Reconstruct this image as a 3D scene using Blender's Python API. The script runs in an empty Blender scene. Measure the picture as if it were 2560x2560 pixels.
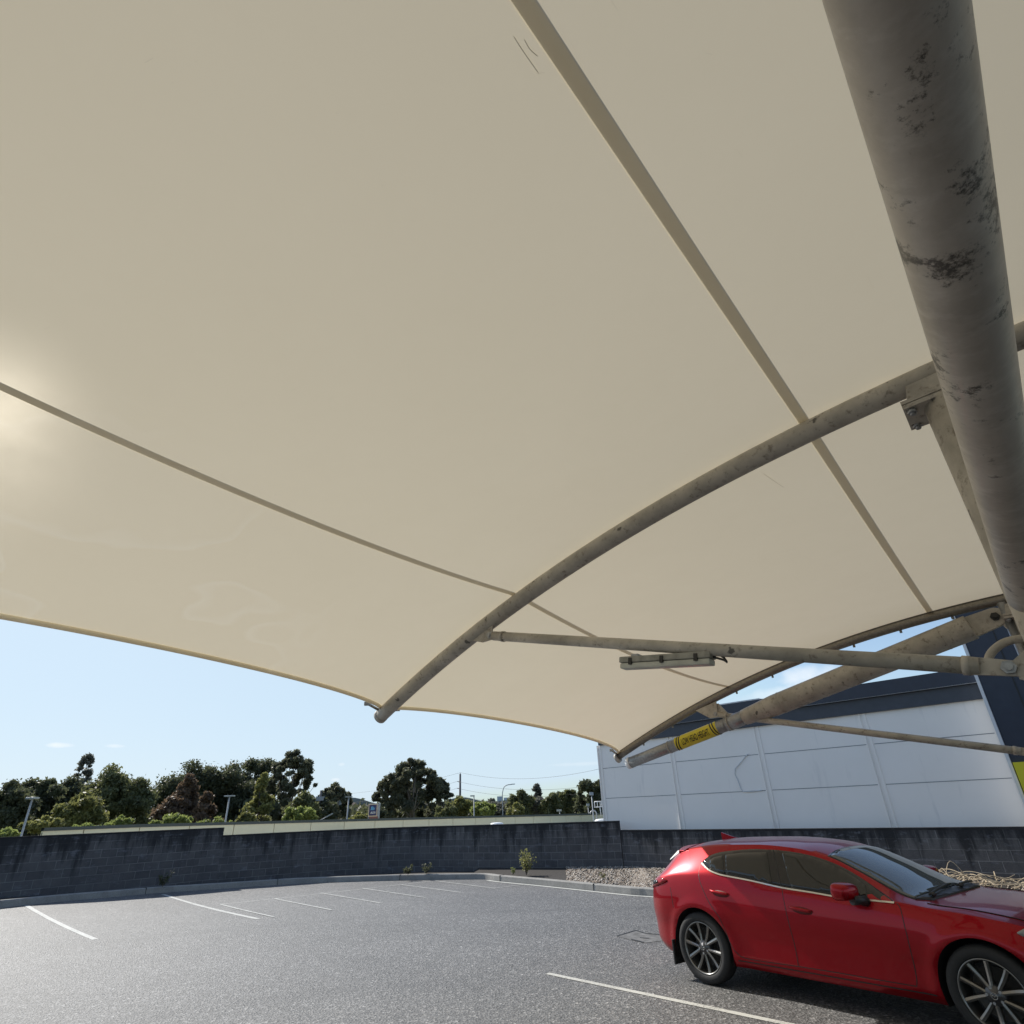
import bpy, bmesh, math, random
import numpy as np
from mathutils import Vector, Matrix

# ------------------------------------------------------------------ camera
EYE = 1.8
FPX = 1468.05; PITCH = math.radians(26.991); ROLL = math.radians(2.176)
cF = np.array([0, math.cos(PITCH), math.sin(PITCH)])
_r0 = np.array([1.0, 0, 0]); _u0 = np.cross(_r0, cF)
cR = math.cos(ROLL)*_r0 - math.sin(ROLL)*_u0
cU = math.sin(ROLL)*_r0 + math.cos(ROLL)*_u0
C0 = np.array([0, 0, EYE])
scene = bpy.context.scene
col = scene.collection
cam_d = bpy.data.cameras.new('camera'); cam = bpy.data.objects.new('camera', cam_d); col.objects.link(cam)
cam.matrix_world = Matrix(((cR[0], cU[0], -cF[0], C0[0]), (cR[1], cU[1], -cF[1], C0[1]),
                           (cR[2], cU[2], -cF[2], C0[2]), (0, 0, 0, 1)))
cam_d.sensor_width = 36; cam_d.sensor_height = 36; cam_d.sensor_fit = 'HORIZONTAL'
cam_d.lens = FPX/2560*36; cam_d.clip_end = 20000; cam_d.clip_start = 0.02
scene.camera = cam
scene.render.resolution_x = 1024; scene.render.resolution_y = 1024

# ------------------------------------------------------------------ light
SUN_AZ = -46.5; SUN_EL = 39.0
world = bpy.data.worlds.new('World'); scene.world = world; world.use_nodes = True
nt = world.node_tree; nt.nodes.clear()
wo = nt.nodes.new('ShaderNodeOutputWorld'); bg = nt.nodes.new('ShaderNodeBackground')
sky = nt.nodes.new('ShaderNodeTexSky'); sky.sky_type = 'NISHITA'; sky.sun_disc = False
sky.sun_elevation = math.radians(SUN_EL); sky.sun_rotation = math.radians(SUN_AZ)
sky.air_density = 1.0; sky.dust_density = 0.9; sky.ozone_density = 1.3; sky.altitude = 50
bg.inputs['Strength'].default_value = 0.135
nt.links.new(bg.outputs[0], wo.inputs[0])
# a few small clouds, placed by direction in the sky
def pix_dir(x, y):
    d = (x-1280)/FPX*cR - (y-1280)/FPX*cU + cF
    return d/np.linalg.norm(d)
tc = nt.nodes.new('ShaderNodeTexCoord')
nz = nt.nodes.new('ShaderNodeTexNoise'); nz.inputs['Scale'].default_value = 34; nz.inputs['Detail'].default_value = 5
nt.links.new(tc.outputs['Generated'], nz.inputs['Vector'])
cap_ = nt.nodes.new('ShaderNodeMix'); cap_.data_type = 'RGBA'; cap_.blend_type = 'DARKEN'; cap_.inputs['Factor'].default_value = .9
nt.links.new(sky.outputs['Color'], cap_.inputs['A']); cap_.inputs['B'].default_value = (3.75, 4.75, 5.65, 1)
last = cap_.outputs['Result']
clouds = [((150, 1863), .021, .0042, .75), ((285, 1865), .014, .003, .4), ((853, 1911), .006, .003, .35),
          ((838, 1949), .008, .003, .4), ((2035, 1690), .05, .016, .6), ((1960, 1735), .08, .012, .45), ((1450, 1910), .06, .003, .15)]
for (px, py), sx, sy, st in clouds:
    d = pix_dir(px, py); az = math.atan2(d[0], d[1])
    rt = (math.cos(az), -math.sin(az), 0); up = np.cross(rt, d)
    def dot(vec, off, s):
        n = nt.nodes.new('ShaderNodeVectorMath'); n.operation = 'DOT_PRODUCT'
        nt.links.new(tc.outputs['Generated'], n.inputs[0]); n.inputs[1].default_value = tuple(vec)
        m = nt.nodes.new('ShaderNodeMath'); m.operation = 'DIVIDE'; nt.links.new(n.outputs['Value'], m.inputs[0]); m.inputs[1].default_value = s
        p = nt.nodes.new('ShaderNodeMath'); p.operation = 'MULTIPLY'; nt.links.new(m.outputs[0], p.inputs[0]); nt.links.new(m.outputs[0], p.inputs[1])
        return p
    a = dot(rt, 0, sx); b = dot(up, 0, sy)
    s = nt.nodes.new('ShaderNodeMath'); s.operation = 'ADD'; nt.links.new(a.outputs[0], s.inputs[0]); nt.links.new(b.outputs[0], s.inputs[1])
    fr = nt.nodes.new('ShaderNodeVectorMath'); fr.operation = 'DOT_PRODUCT'; nt.links.new(tc.outputs['Generated'], fr.inputs[0]); fr.inputs[1].default_value = tuple(d)
    gt = nt.nodes.new('ShaderNodeMath'); gt.operation = 'GREATER_THAN'; nt.links.new(fr.outputs['Value'], gt.inputs[0]); gt.inputs[1].default_value = 0.5
    ad = nt.nodes.new('ShaderNodeMath'); ad.operation = 'MULTIPLY_ADD'; nt.links.new(nz.outputs['Fac'], ad.inputs[0]); ad.inputs[1].default_value = 2.2; 
    nt.links.new(s.outputs[0], ad.inputs[2])
    mr = nt.nodes.new('ShaderNodeMapRange'); nt.links.new(ad.outputs[0], mr.inputs['Value'])
    mr.inputs['From Min'].default_value = 2.1; mr.inputs['From Max'].default_value = .9; mr.inputs['To Max'].default_value = st
    mm = nt.nodes.new('ShaderNodeMath'); mm.operation = 'MULTIPLY'; nt.links.new(mr.outputs[0], mm.inputs[0]); nt.links.new(gt.outputs[0], mm.inputs[1])
    mx = nt.nodes.new('ShaderNodeMix'); mx.data_type = 'RGBA'
    nt.links.new(mm.outputs[0], mx.inputs['Factor']); nt.links.new(last, mx.inputs['A']); mx.inputs['B'].default_value = (6.6, 6.7, 6.8, 1)
    last = mx.outputs['Result']
nt.links.new(last, bg.inputs['Color'])
sd = bpy.data.lights.new('sun', 'SUN'); sun = bpy.data.objects.new('sun', sd); col.objects.link(sun)
sd.energy = 4.7; sd.angle = math.radians(0.53); sd.color = (1.0, .955, .88)
_a, _e = math.radians(SUN_AZ), math.radians(SUN_EL)
SUNV = Vector((math.sin(_a)*math.cos(_e), math.cos(_a)*math.cos(_e), math.sin(_e)))
sun.rotation_euler = SUNV.to_track_quat('Z', 'Y').to_euler(); sun.location = (-20, 20, 30)
vs = scene.view_settings
vs.view_transform = 'Standard'; vs.look = 'None'; vs.exposure = 0.25; vs.gamma = 1

# ------------------------------------------------------------------ survey helpers (photo -> real positions)
def ray(x, y):
    return pix_dir(x, y)
def gz(x, y):                      # the deck rises gently towards the left wall
    t = max(0.0, -x-6.0)
    return .007*t*t if t < 8 else .448+.112*(t-8)
def gnd(x, y, dz=0.0):
    d = ray(x, y); z = 0.0
    for _ in range(12):
        t = (z+dz-EYE)/d[2]; P = C0+t*d; z = gz(P[0], P[1])
    return P
def at(x, y, dist):                # point on the pixel's ray at a horizontal distance
    d = ray(x, y); return C0+d*(dist/math.hypot(d[0], d[1]))
LDIR = np.array([0.63081601, 0.77426894, -0.05078151])
A0 = np.array([0.42506521, -0.17630549, 4.39208684])
V = np.array([-0.71410584, 0.70003775, 0.0]); U = np.array([0.70003775, 0.71410584, 0.0])
UP = np.array([0, 0, 1.0])
s1, s2 = 3.8816, 9.2149
def beam(s): return A0+s*LDIR
def frame_pt(s, v, z):             # point in the cross frame at beam station s, z above datum
    P = beam(s)+v*V; return np.array([P[0], P[1], z])
def onframe(s, x, y):
    n = np.array([V[1], -V[0], 0]); P = beam(s); q = ray(x, y); t = ((P-C0)@n)/(q@n); return C0+t*q
def onface(x, y, dn):
    q = ray(x, y); return C0+q*(dn/(q@U))

# ------------------------------------------------------------------ mesh helpers
def tag(o, label=None, cat=None, group=None, kind=None):
    if label: o['label'] = label
    if cat: o['category'] = cat
    if group: o['group'] = group
    if kind: o['kind'] = kind
    return o
def thing(name, loc, label, cat, group=None):
    o = bpy.data.objects.new(name, None); col.objects.link(o); o.location = Vector(loc); o.empty_display_size = .2
    return tag(o, label, cat, group)
class MB:
    def __init__(s): s.v = []; s.f = []; s.uv = None; s.sm = []
    def add(s, vs, fs, smooth=False):
        o = len(s.v); s.v += [tuple(map(float, p)) for p in vs]; s.f += [tuple(i+o for i in f) for f in fs]; s.sm += [smooth]*len(fs); return s
    def box(s, c, hx, hy, hz, ax=None):
        ax = ax or (np.array([1, 0, 0.]), np.array([0, 1., 0]), UP); c = np.array(c, float)
        vs = [c+a*hx*ax[0]+b*hy*ax[1]+d*hz*ax[2] for a in (-1, 1) for b in (-1, 1) for d in (-1, 1)]
        return s.add(vs, [(0, 1, 3, 2), (4, 6, 7, 5), (0, 4, 5, 1), (2, 3, 7, 6), (0, 2, 6, 4), (1, 5, 7, 3)])
    def tube(s, pts, r, n=20, cap=True):
        pts = [np.array(p, float) for p in pts]; m = len(pts); rs = r if hasattr(r, '__len__') else [r]*m
        vs = []; ref = None
        for i, p in enumerate(pts):
            t = pts[min(i+1, m-1)]-pts[max(i-1, 0)]; t /= np.linalg.norm(t)
            if ref is None:
                ref = np.cross(t, [0, 0, 1.0]) if abs(t[2]) < .95 else np.cross(t, [1.0, 0, 0])
            ref = ref-(ref@t)*t; ref /= np.linalg.norm(ref); b = np.cross(t, ref)
            for k in range(n):
                a = 2*math.pi*k/n; vs.append(p+rs[i]*(math.cos(a)*ref+math.sin(a)*b))
        fs = [(i*n+k, i*n+(k+1) % n, (i+1)*n+(k+1) % n, (i+1)*n+k) for i in range(m-1) for k in range(n)]
        s.add(vs, fs, True)
        if cap:
            o = len(s.v)-len(vs)
            s.f += [tuple(o+k for k in range(n))[::-1], tuple(o+(m-1)*n+k for k in range(n))]; s.sm += [False, False]
        return s
    def prism(s, poly, off):         # planar polygon extruded by vector
        n = len(poly); a = [np.array(p, float) for p in poly]; off = np.array(off, float)
        vs = a+[p+off for p in a]
        fs = [tuple(range(n))[::-1], tuple(range(n, 2*n))]+[(i, (i+1) % n, n+(i+1) % n, n+i) for i in range(n)]
        return s.add(vs, fs)
    def build(s, name, mat, parent=None, uv=None, bevel=0, loc=None):
        me = bpy.data.meshes.new(name); V_ = s.v
        if parent is not None:
            pw = np.array(world_loc(parent)); 
            V_ = [(p[0]-pw[0], p[1]-pw[1], p[2]-pw[2]) for p in V_]
        elif loc is not None:
            V_ = [(p[0]-loc[0], p[1]-loc[1], p[2]-loc[2]) for p in V_]
        me.from_pydata(V_, [], s.f); me.polygons.foreach_set('use_smooth', s.sm)
        if uv is not None:
            ul = me.uv_layers.new(name='UVMap')
            for l in me.loops: ul.data[l.index].uv = uv[l.vertex_index]
        me.update()
        bm = bmesh.new(); bm.from_mesh(me); bmesh.ops.recalc_face_normals(bm, faces=bm.faces)
        if bevel: bmesh.ops.bevel(bm, geom=[e for e in bm.edges if len(e.link_faces) == 2 and e.calc_face_angle(0) > .6], offset=bevel, segments=2, affect='EDGES', profile=.6)
        bm.to_mesh(me); bm.free()
        o = bpy.data.objects.new(name, me); col.objects.link(o); me.materials.append(mat)
        if parent is not None: o.parent = parent
        elif loc is not None: o.location = loc
        return o
def world_loc(o):
    p = Vector(o.location); q = o.parent
    while q: p = p+q.location; q = q.parent
    return p
def pchip(xs, ys):
    xs = np.array(xs, float); ys = np.array(ys, float); h = np.diff(xs); d = np.diff(ys)/h; m = np.zeros(len(xs))
    for i in range(1, len(xs)-1):
        if d[i-1]*d[i] > 0:
            w1 = 2*h[i]+h[i-1]; w2 = h[i]+2*h[i-1]; m[i] = (w1+w2)/(w1/d[i-1]+w2/d[i])
    m[0] = d[0]; m[-1] = d[-1]
    def f(x):
        x = min(max(x, xs[0]), xs[-1]); i = min(int(np.searchsorted(xs, x, side='right'))-1, len(h)-1); i = max(i, 0)
        t = (x-xs[i])/h[i]
        return float((2*t**3-3*t*t+1)*ys[i]+(t**3-2*t*t+t)*h[i]*m[i]+(-2*t**3+3*t*t)*ys[i+1]+(t**3-t*t)*h[i]*m[i+1])
    return f

# ------------------------------------------------------------------ materials
class NM:
    def __init__(s, name):
        s.m = bpy.data.materials.new(name); s.m.use_nodes = True; s.t = s.m.node_tree
        s.b = s.t.nodes['Principled BSDF']; s.o = s.t.nodes['Material Output']
    def n(s, typ, **kw):
        nd = s.t.nodes.new(typ)
        for k, v in kw.items():
            if k.startswith('i_'): nd.inputs[k[2:].replace('_', ' ')].default_value = v
            else: setattr(nd, k, v)
        return nd
    def l(s, a, b): s.t.links.new(a, b)
    def coord(s, kind='Object', scale=(1, 1, 1), rot=(0, 0, 0)):
        c = s.n('ShaderNodeTexCoord'); mp = s.n('ShaderNodeMapping'); mp.inputs['Scale'].default_value = scale; mp.inputs['Rotation'].default_value = rot
        s.l(c.outputs[kind], mp.inputs['Vector']); return mp.outputs[0]
    def world(s, scale=(1, 1, 1), rot=(0, 0, 0)):
        c = s.n('ShaderNodeNewGeometry'); mp = s.n('ShaderNodeMapping'); mp.inputs['Scale'].default_value = scale; mp.inputs['Rotation'].default_value = rot
        s.l(c.outputs['Position'], mp.inputs['Vector']); return mp.outputs[0]
    def noise(s, vec, scale, detail=4, rough=.5):
        n = s.n('ShaderNodeTexNoise'); n.inputs['Scale'].default_value = scale; n.inputs['Detail'].default_value = detail; n.inputs['Roughness'].default_value = rough
        s.l(vec, n.inputs['Vector']); return n.outputs['Fac']
    def ramp(s, fac, stops):
        r = s.n('ShaderNodeValToRGB'); e = r.color_ramp.elements
        while len(e) < len(stops): e.new(.5)
        for k, (p, c) in enumerate(stops):
            e[k].position = p; e[k].color = (*c, 1) if len(c) == 3 else c
        s.l(fac, r.inputs['Fac']); return r.outputs['Color']
    def mix(s, fac, a, b, mode='MIX'):
        m = s.n('ShaderNodeMix', data_type='RGBA', blend_type=mode)
        for nm, x in (('Factor', fac), ('A', a), ('B', b)):
            if isinstance(x, (int, float)): m.inputs[nm].default_value = x
            elif isinstance(x, tuple): m.inputs[nm].default_value = (*x, 1)
            else: s.l(x, m.inputs[nm])
        return m.outputs['Result']
    def base(s, c):
        if isinstance(c, tuple): s.b.inputs['Base Color'].default_value = (*c, 1)
        else: s.l(c, s.b.inputs['Base Color'])
    def bump(s, h, strength=.3, dist=.01):
        b = s.n('ShaderNodeBump'); b.inputs['Strength'].default_value = strength; b.inputs['Distance'].default_value = dist
        s.l(h, b.inputs['Height']); s.l(b.outputs[0], s.b.inputs['Normal']); return b
def plain(name, c, rough=.6, metal=0, vary=.12, scale=6, bump=0):
    q = NM(name); f = q.noise(q.coord(), scale, 4)
    lo = tuple(x*(1-vary) for x in c); hi = tuple(min(1, x*(1+vary)) for x in c)
    q.base(q.ramp(f, [(.3, lo), (.7, hi)])); q.b.inputs['Roughness'].default_value = rough; q.b.inputs['Metallic'].default_value = metal
    if bump: q.bump(f, bump)
    return q.m

def mat_asphalt():
    q = NM('asphalt'); w = q.world()
    fine = q.noise(w, 48, 4, .8); mid = q.noise(w, 15, 3, .6); big = q.noise(w, .35, 5, .6)
    vor = q.n('ShaderNodeTexVoronoi', feature='F1'); vor.inputs['Scale'].default_value = 44; q.l(w, vor.inputs['Vector'])
    stones = q.ramp(vor.outputs['Color'], [(.1, (.045, .045, .047)), (.55, (.12, .12, .12)), (.80, (.29, .285, .28)), (1, (.70, .69, .67))])
    c = q.mix(.60, q.ramp(fine, [(.36, (.030, .030, .031)), (.52, (.13, .13, .13)), (.68, (.42, .415, .41))]), stones)
    c = q.mix(1.0, c, q.ramp(big, [(.25, (.66, .66, .665)), (.75, (1.04, 1.03, 1.02))]), 'MULTIPLY')
    c = q.mix(1.0, c, q.ramp(mid, [(.3, (.78, .78, .78)), (.7, (1.16, 1.16, 1.16))]), 'MULTIPLY')
    # oil spots and tyre-darkened arcs
    st = q.noise(w, 1.1, 6, .65)
    c = q.mix(q.ramp(st, [(.60, (0, 0, 0)), (.74, (.45, .45, .45))]), c, (.035, .035, .038))
    wv = q.n('ShaderNodeTexWave', wave_type='RINGS', rings_direction='Z'); wv.inputs['Scale'].default_value = .055; wv.inputs['Distortion'].default_value = 1.4; wv.inputs['Detail'].default_value = 2
    mp = q.world(rot=(0, 0, 0)); q.l(mp, wv.inputs['Vector'])
    c = q.mix(q.ramp(wv.outputs['Fac'], [(.975, (0, 0, 0)), (1, (.25, .25, .25))]), c, (.07, .07, .072))
    q.base(c); q.b.inputs['Roughness'].default_value = .62; q.b.inputs['Specular IOR Level'].default_value = .55
    hm = q.n('ShaderNodeMath', operation='ADD'); q.l(fine, hm.inputs[0]); q.l(vor.outputs['Distance'], hm.inputs[1])
    q.bump(hm.outputs[0], .75, .012)
    return q.m
def mat_block():
    q = NM('block_masonry'); c = q.n('ShaderNodeTexCoord')
    br = q.n('ShaderNodeTexBrick'); br.offset = .5; br.squash = 1
    br.inputs['Scale'].default_value = 1; br.inputs['Mortar Size'].default_value = .006; br.inputs['Mortar Smooth'].default_value = .4
    br.inputs['Brick Width'].default_value = .4; br.inputs['Row Height'].default_value = .2; br.inputs['Bias'].default_value = -.2
    br.inputs['Color1'].default_value = (.070, .067, .069, 1); br.inputs['Color2'].default_value = (.155, .148, .145, 1); br.inputs['Mortar'].default_value = (.17, .17, .18, 1)
    q.l(c.outputs['UV'], br.inputs['Vector'])
    w = q.world()
    m2 = q.n('ShaderNodeMapping'); m2.inputs['Scale'].default_value = (3.5, .55, 1); q.l(c.outputs['UV'], m2.inputs['Vector'])
    streak = q.noise(m2.outputs[0], 1, 5, .65)
    sep = q.n('ShaderNodeSeparateXYZ'); q.l(c.outputs['UV'], sep.inputs[0])
    # mortar only partly washed out: fade joints by noise
    vis = q.ramp(q.noise(w, 1.6, 4), [(.35, (.25, .25, .25)), (.6, (1, 1, 1))])
    jf = q.n('ShaderNodeMath', operation='MULTIPLY'); q.l(br.outputs['Fac'], jf.inputs[0]); q.l(vis, jf.inputs[1])
    face = q.mix(q.ramp(q.noise(w, 2.2, 6, .75), [(.3, (0, 0, 0)), (.7, (1, 1, 1))]), (.068, .066, .070), (.150, .143, .140))
    vb = q.mix(.35, face, br.outputs['Color']); 
    colr = q.mix(jf.outputs[0], q.mix(.45, face, br.outputs['Color']), (.26, .255, .25))
    # black streaks running down from the coping; UV.y is height below top stored in second channel
    tm = q.n('ShaderNodeMapRange'); q.l(sep.outputs['Y'], tm.inputs['Value']); tm.inputs['From Min'].default_value = .55; tm.inputs['From Max'].default_value = 1.35
    sm = q.n('ShaderNodeMath', operation='ADD'); q.l(streak, sm.inputs[0]); mm = q.n('ShaderNodeMath', operation='MULTIPLY'); q.l(tm.outputs[0], mm.inputs[0]); mm.inputs[1].default_value = .26; q.l(mm.outputs[0], sm.inputs[1])
    dk = q.ramp(sm.outputs[0], [(.60, (0, 0, 0)), (.78, (.85, .85, .85))])
    colr = q.mix(dk, colr, (.012, .013, .015))
    # lime bloom under the joints
    m3 = q.n('ShaderNodeMapping'); m3.inputs['Scale'].default_value = (2.2, 4.5, 1); m3.inputs['Location'].default_value = (7, 3, 0); q.l(c.outputs['UV'], m3.inputs['Vector'])
    lm = q.noise(m3.outputs[0], 1.3, 5, .7)
    colr = q.mix(q.ramp(lm, [(.57, (0, 0, 0)), (.76, (.6, .6, .6))]), colr, (.26, .27, .31))
    q.base(colr); q.b.inputs['Roughness'].default_value = .9
    bh = q.n('ShaderNodeMath', operation='MULTIPLY_ADD'); q.l(br.outputs['Fac'], bh.inputs[0]); bh.inputs[1].default_value = -.8; q.l(q.noise(w, 40, 3), bh.inputs[2])
    q.bump(bh.outputs[0], .5, .008)
    return q.m
def mat_membrane():
    q = NM('pvc_membrane'); w = q.world()
    bl = q.noise(w, .9, 5, .6)
    base = q.ramp(bl, [(.3, (.88, .82, .665)), (.7, (.94, .88, .73))])
    # small scuffs and dirt specks
    m = q.world(scale=(1, 6, 1), rot=(0, 0, .9)); sc = q.noise(m, 6, 6, .75)
    base = q.mix(q.ramp(sc, [(.71, (0, 0, 0)), (.80, (.40, .40, .40))]), base, (.36, .32, .26))
    sp = q.noise(w, 24, 4, .6)
    base = q.mix(q.ramp(sp, [(.75, (0, 0, 0)), (.82, (.5, .5, .5))]), base, (.25, .21, .16))
    # tide marks left by ponded water, low at the outer edge of the near bay
    dist = q.n('ShaderNodeVectorMath', operation='DISTANCE'); q.l(w, dist.inputs[0]); dist.inputs[1].default_value = (-4.0, 4.2, 3.2)
    reg = q.n('ShaderNodeMapRange'); q.l(dist.outputs['Value'], reg.inputs['Value']); reg.inputs['From Min'].default_value = 2.6; reg.inputs['From Max'].default_value = 1.8
    iso = q.ramp(q.noise(w, .42, 3, .55), [(.470, (0, 0, 0)), (.476, (1, 1, 1)), (.480, (1, 1, 1)), (.495, (.22, .22, .22)), (.60, (.22, .22, .22)), (.606, (1, 1, 1)), (.612, (0, 0, 0))])
    ml = q.n('ShaderNodeMath', operation='MULTIPLY'); q.l(iso, ml.inputs[0]); q.l(reg.outputs[0], ml.inputs[1])
    base = q.mix(ml.outputs[0], base, (1.0, .97, .86))
    df = q.n('ShaderNodeBsdfDiffuse'); q.l(base, df.inputs['Color'])
    tr = q.n('ShaderNodeBsdfTranslucent'); tr.inputs['Color'].default_value = (.97, .85, .62, 1)
    m1 = q.n('ShaderNodeMixShader'); m1.inputs[0].default_value = .225; q.l(df.outputs[0], m1.inputs[1]); q.l(tr.outputs[0], m1.inputs[2])
    gl = q.n('ShaderNodeBsdfGlossy'); gl.inputs['Roughness'].default_value = .42; gl.inputs['Color'].default_value = (1, 1, 1, 1)
    lw = q.n('ShaderNodeLayerWeight'); pw = q.n('ShaderNodeMath', operation='POWER'); q.l(lw.outputs['Facing'], pw.inputs[0]); pw.inputs[1].default_value = 4
    fm = q.n('ShaderNodeMapRange'); q.l(pw.outputs[0], fm.inputs['Value']); fm.inputs['To Min'].default_value = .02; fm.inputs['To Max'].default_value = .30
    m2 = q.n('ShaderNodeMixShader'); q.l(fm.outputs[0], m2.inputs[0]); q.l(m1.outputs[0], m2.inputs[1]); q.l(gl.outputs[0], m2.inputs[2])
    rf = q.n('ShaderNodeBsdfRefraction'); rf.inputs['IOR'].default_value = .78; rf.inputs['Roughness'].default_value = .45; rf.inputs['Color'].default_value = (1, .93, .8, 1)
    m3 = q.n('ShaderNodeMixShader'); q.l(q.ramp(q.noise(w, 2.6, 5, .7), [(.30, (.0006, .0006, .0006)), (.72, (.0011, .0011, .0011))]), m3.inputs[0]); q.l(m2.outputs[0], m3.inputs[1]); q.l(rf.outputs[0], m3.inputs[2])
    b = q.n('ShaderNodeBump'); b.inputs['Strength'].default_value = .12; b.inputs['Distance'].default_value = .02; q.l(q.noise(w, 1.6, 3), b.inputs['Height'])
    for x in (df, gl): q.l(b.outputs[0], x.inputs['Normal'])
    q.l(m3.outputs[0], q.o.inputs['Surface'])
    return q.m
def mat_seam():
    q = NM('welded_seam_fabric'); w = q.world(); df = q.n('ShaderNodeBsdfDiffuse'); q.l(q.ramp(q.noise(w, 4, 3), [(.3, (.50, .475, .41)), (.7, (.55, .52, .45))]), df.inputs['Color'])
    tr = q.n('ShaderNodeBsdfTranslucent'); tr.inputs['Color'].default_value = (.9, .8, .6, 1); mx_ = q.n('ShaderNodeMixShader'); mx_.inputs[0].default_value = .22
    q.l(df.outputs[0], mx_.inputs[1]); q.l(tr.outputs[0], mx_.inputs[2]); q.l(mx_.outputs[0], q.o.inputs['Surface']); return q.m
def mat_steel(name='weathered_cream_paint', c=(.50, .46, .395), dirt=1.0):
    q = NM(name); w = q.world()
    a = q.noise(w, 3.5, 6, .65); b2 = q.noise(w, 16, 5, .7)
    cc = q.ramp(a, [(.3, tuple(x*.62 for x in c)), (.62, c)])
    cc = q.mix(q.ramp(b2, [(.55, (0, 0, 0)), (.68, (.75*dirt,)*3)]), cc, (.16, .13, .10))
    v = q.noise(w, 9, 3, .5); 
    cc = q.mix(q.ramp(v, [(.68, (0, 0, 0)), (.72, (.8*dirt,)*3)]), cc, (.03, .028, .025))
    q.base(cc); q.b.inputs['Roughness'].default_value = .5; q.bump(b2, .15, .004)
    return q.m
def mat_beam():
    q = NM('grimy_beam_paint'); w = q.coord('Object')
    m = q.world(scale=(1, 1, 1)); a = q.noise(m, 2.2, 6, .7)
    cc = q.ramp(a, [(.30, (.34, .30, .25)), (.65, (.56, .50, .43))])
    # smears running round the pipe
    n1 = q.n('ShaderNodeTexNoise'); n1.inputs['Scale'].default_value = 1; n1.inputs['Detail'].default_value = 6; n1.inputs['Roughness'].default_value = .7
    uvm = q.n('ShaderNodeTexCoord'); mp = q.n('ShaderNodeMapping'); mp.inputs['Scale'].default_value = (26, 3.5, 1); q.l(uvm.outputs['UV'], mp.inputs['Vector']); q.l(mp.outputs[0], n1.inputs['Vector'])
    cc = q.mix(q.ramp(n1.outputs['Fac'], [(.50, (0, 0, 0)), (.75, (.45, .45, .45))]), cc, (.78, .73, .66))
    b = q.noise(m, 9, 7, .8); b3 = q.noise(m, 2.2, 3, .5)
    bb_ = q.n('ShaderNodeMath', operation='MULTIPLY_ADD'); q.l(b3, bb_.inputs[0]); bb_.inputs[1].default_value = .55; q.l(b, bb_.inputs[2])
    cc = q.mix(q.ramp(bb_.outputs[0], [(.865, (0, 0, 0)), (.94, (.85, .85, .85))]), cc, (.03, .026, .022))
    q.base(cc); q.b.inputs['Roughness'].default_value = .42; q.bump(b, .15, .004)
    return q.m
def mat_galv(name='galvanised_steel', c=(.42, .43, .44)):
    q = NM(name); w = q.world(); f = q.noise(w, 30, 5, .7)
    q.base(q.ramp(f, [(.35, tuple(x*.65 for x in c)), (.7, c)])); q.b.inputs['Metallic'].default_value = .55; q.b.inputs['Roughness'].default_value = .42
    return q.m
def mat_leaf(name, dark, light, trans=.36):
    q = NM(name); w = q.world(); f = q.noise(w, .55, 4, .6); g = q.noise(w, 5.0, 2, .6)
    mm = q.n('ShaderNodeMath', operation='MULTIPLY_ADD'); q.l(g, mm.inputs[0]); mm.inputs[1].default_value = .6; q.l(f, mm.inputs[2])
    c = q.ramp(mm.outputs[0], [(.55, dark), (1.05, light)]) if False else q.ramp(mm.outputs[0], [(.60, dark), (.95, light)])
    df = q.n('ShaderNodeBsdfPrincipled'); q.l(c, df.inputs['Base Color']); df.inputs['Roughness'].default_value = .55
    tr = q.n('ShaderNodeBsdfTranslucent'); q.l(q.mix(.55, c, tuple(min(1, x*1.8) for x in light)), tr.inputs['Color'])
    m = q.n('ShaderNodeMixShader'); m.inputs[0].default_value = trans; q.l(df.outputs[0], m.inputs[1]); q.l(tr.outputs[0], m.inputs[2])
    q.l(m.outputs[0], q.o.inputs['Surface']); return q.m
def mat_gravel():
    q = NM('river_gravel'); w = q.world(); v = q.n('ShaderNodeTexVoronoi'); v.inputs['Scale'].default_value = 22; q.l(w, v.inputs['Vector'])
    q.base(q.ramp(v.outputs['Color'], [(0, (.10, .065, .045)), (.35, (.25, .19, .14)), (.65, (.42, .36, .29)), (1, (.66, .62, .56))])); q.b.inputs['Roughness'].default_value = .8
    return q.m
def mat_panel():
    q = NM('grey_painted_render'); w = q.world(); a = q.noise(w, .8, 5, .6)
    m = q.world(scale=(3, 3, .4)); b = q.noise(m, 1.2, 4, .6)
    c = q.ramp(a, [(.3, (.90, .86, .805)), (.7, (.94, .90, .85))])
    c = q.mix(q.ramp(b, [(.62, (0, 0, 0)), (.8, (.25, .25, .25))]), c, (.30, .31, .34))
    q.base(c); q.b.inputs['Roughness'].default_value = .75; q.bump(q.noise(w, 60, 2), .12, .003); return q.m
def mat_concrete(name, c, vs_=.3):
    q = NM(name); w = q.world(); a = q.noise(w, 3, 6, .7); b = q.noise(w, 40, 3)
    cc = q.ramp(a, [(.3, tuple(x*(1-vs_) for x in c)), (.7, tuple(x*(1+vs_*.5) for x in c))]); cc = q.mix(.2, cc, q.ramp(b, [(.3, (.1, .1, .1)), (.7, (.5, .5, .5))]))
    q.base(cc); q.b.inputs['Roughness'].default_value = .85; q.bump(b, .2, .004); return q.m
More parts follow.
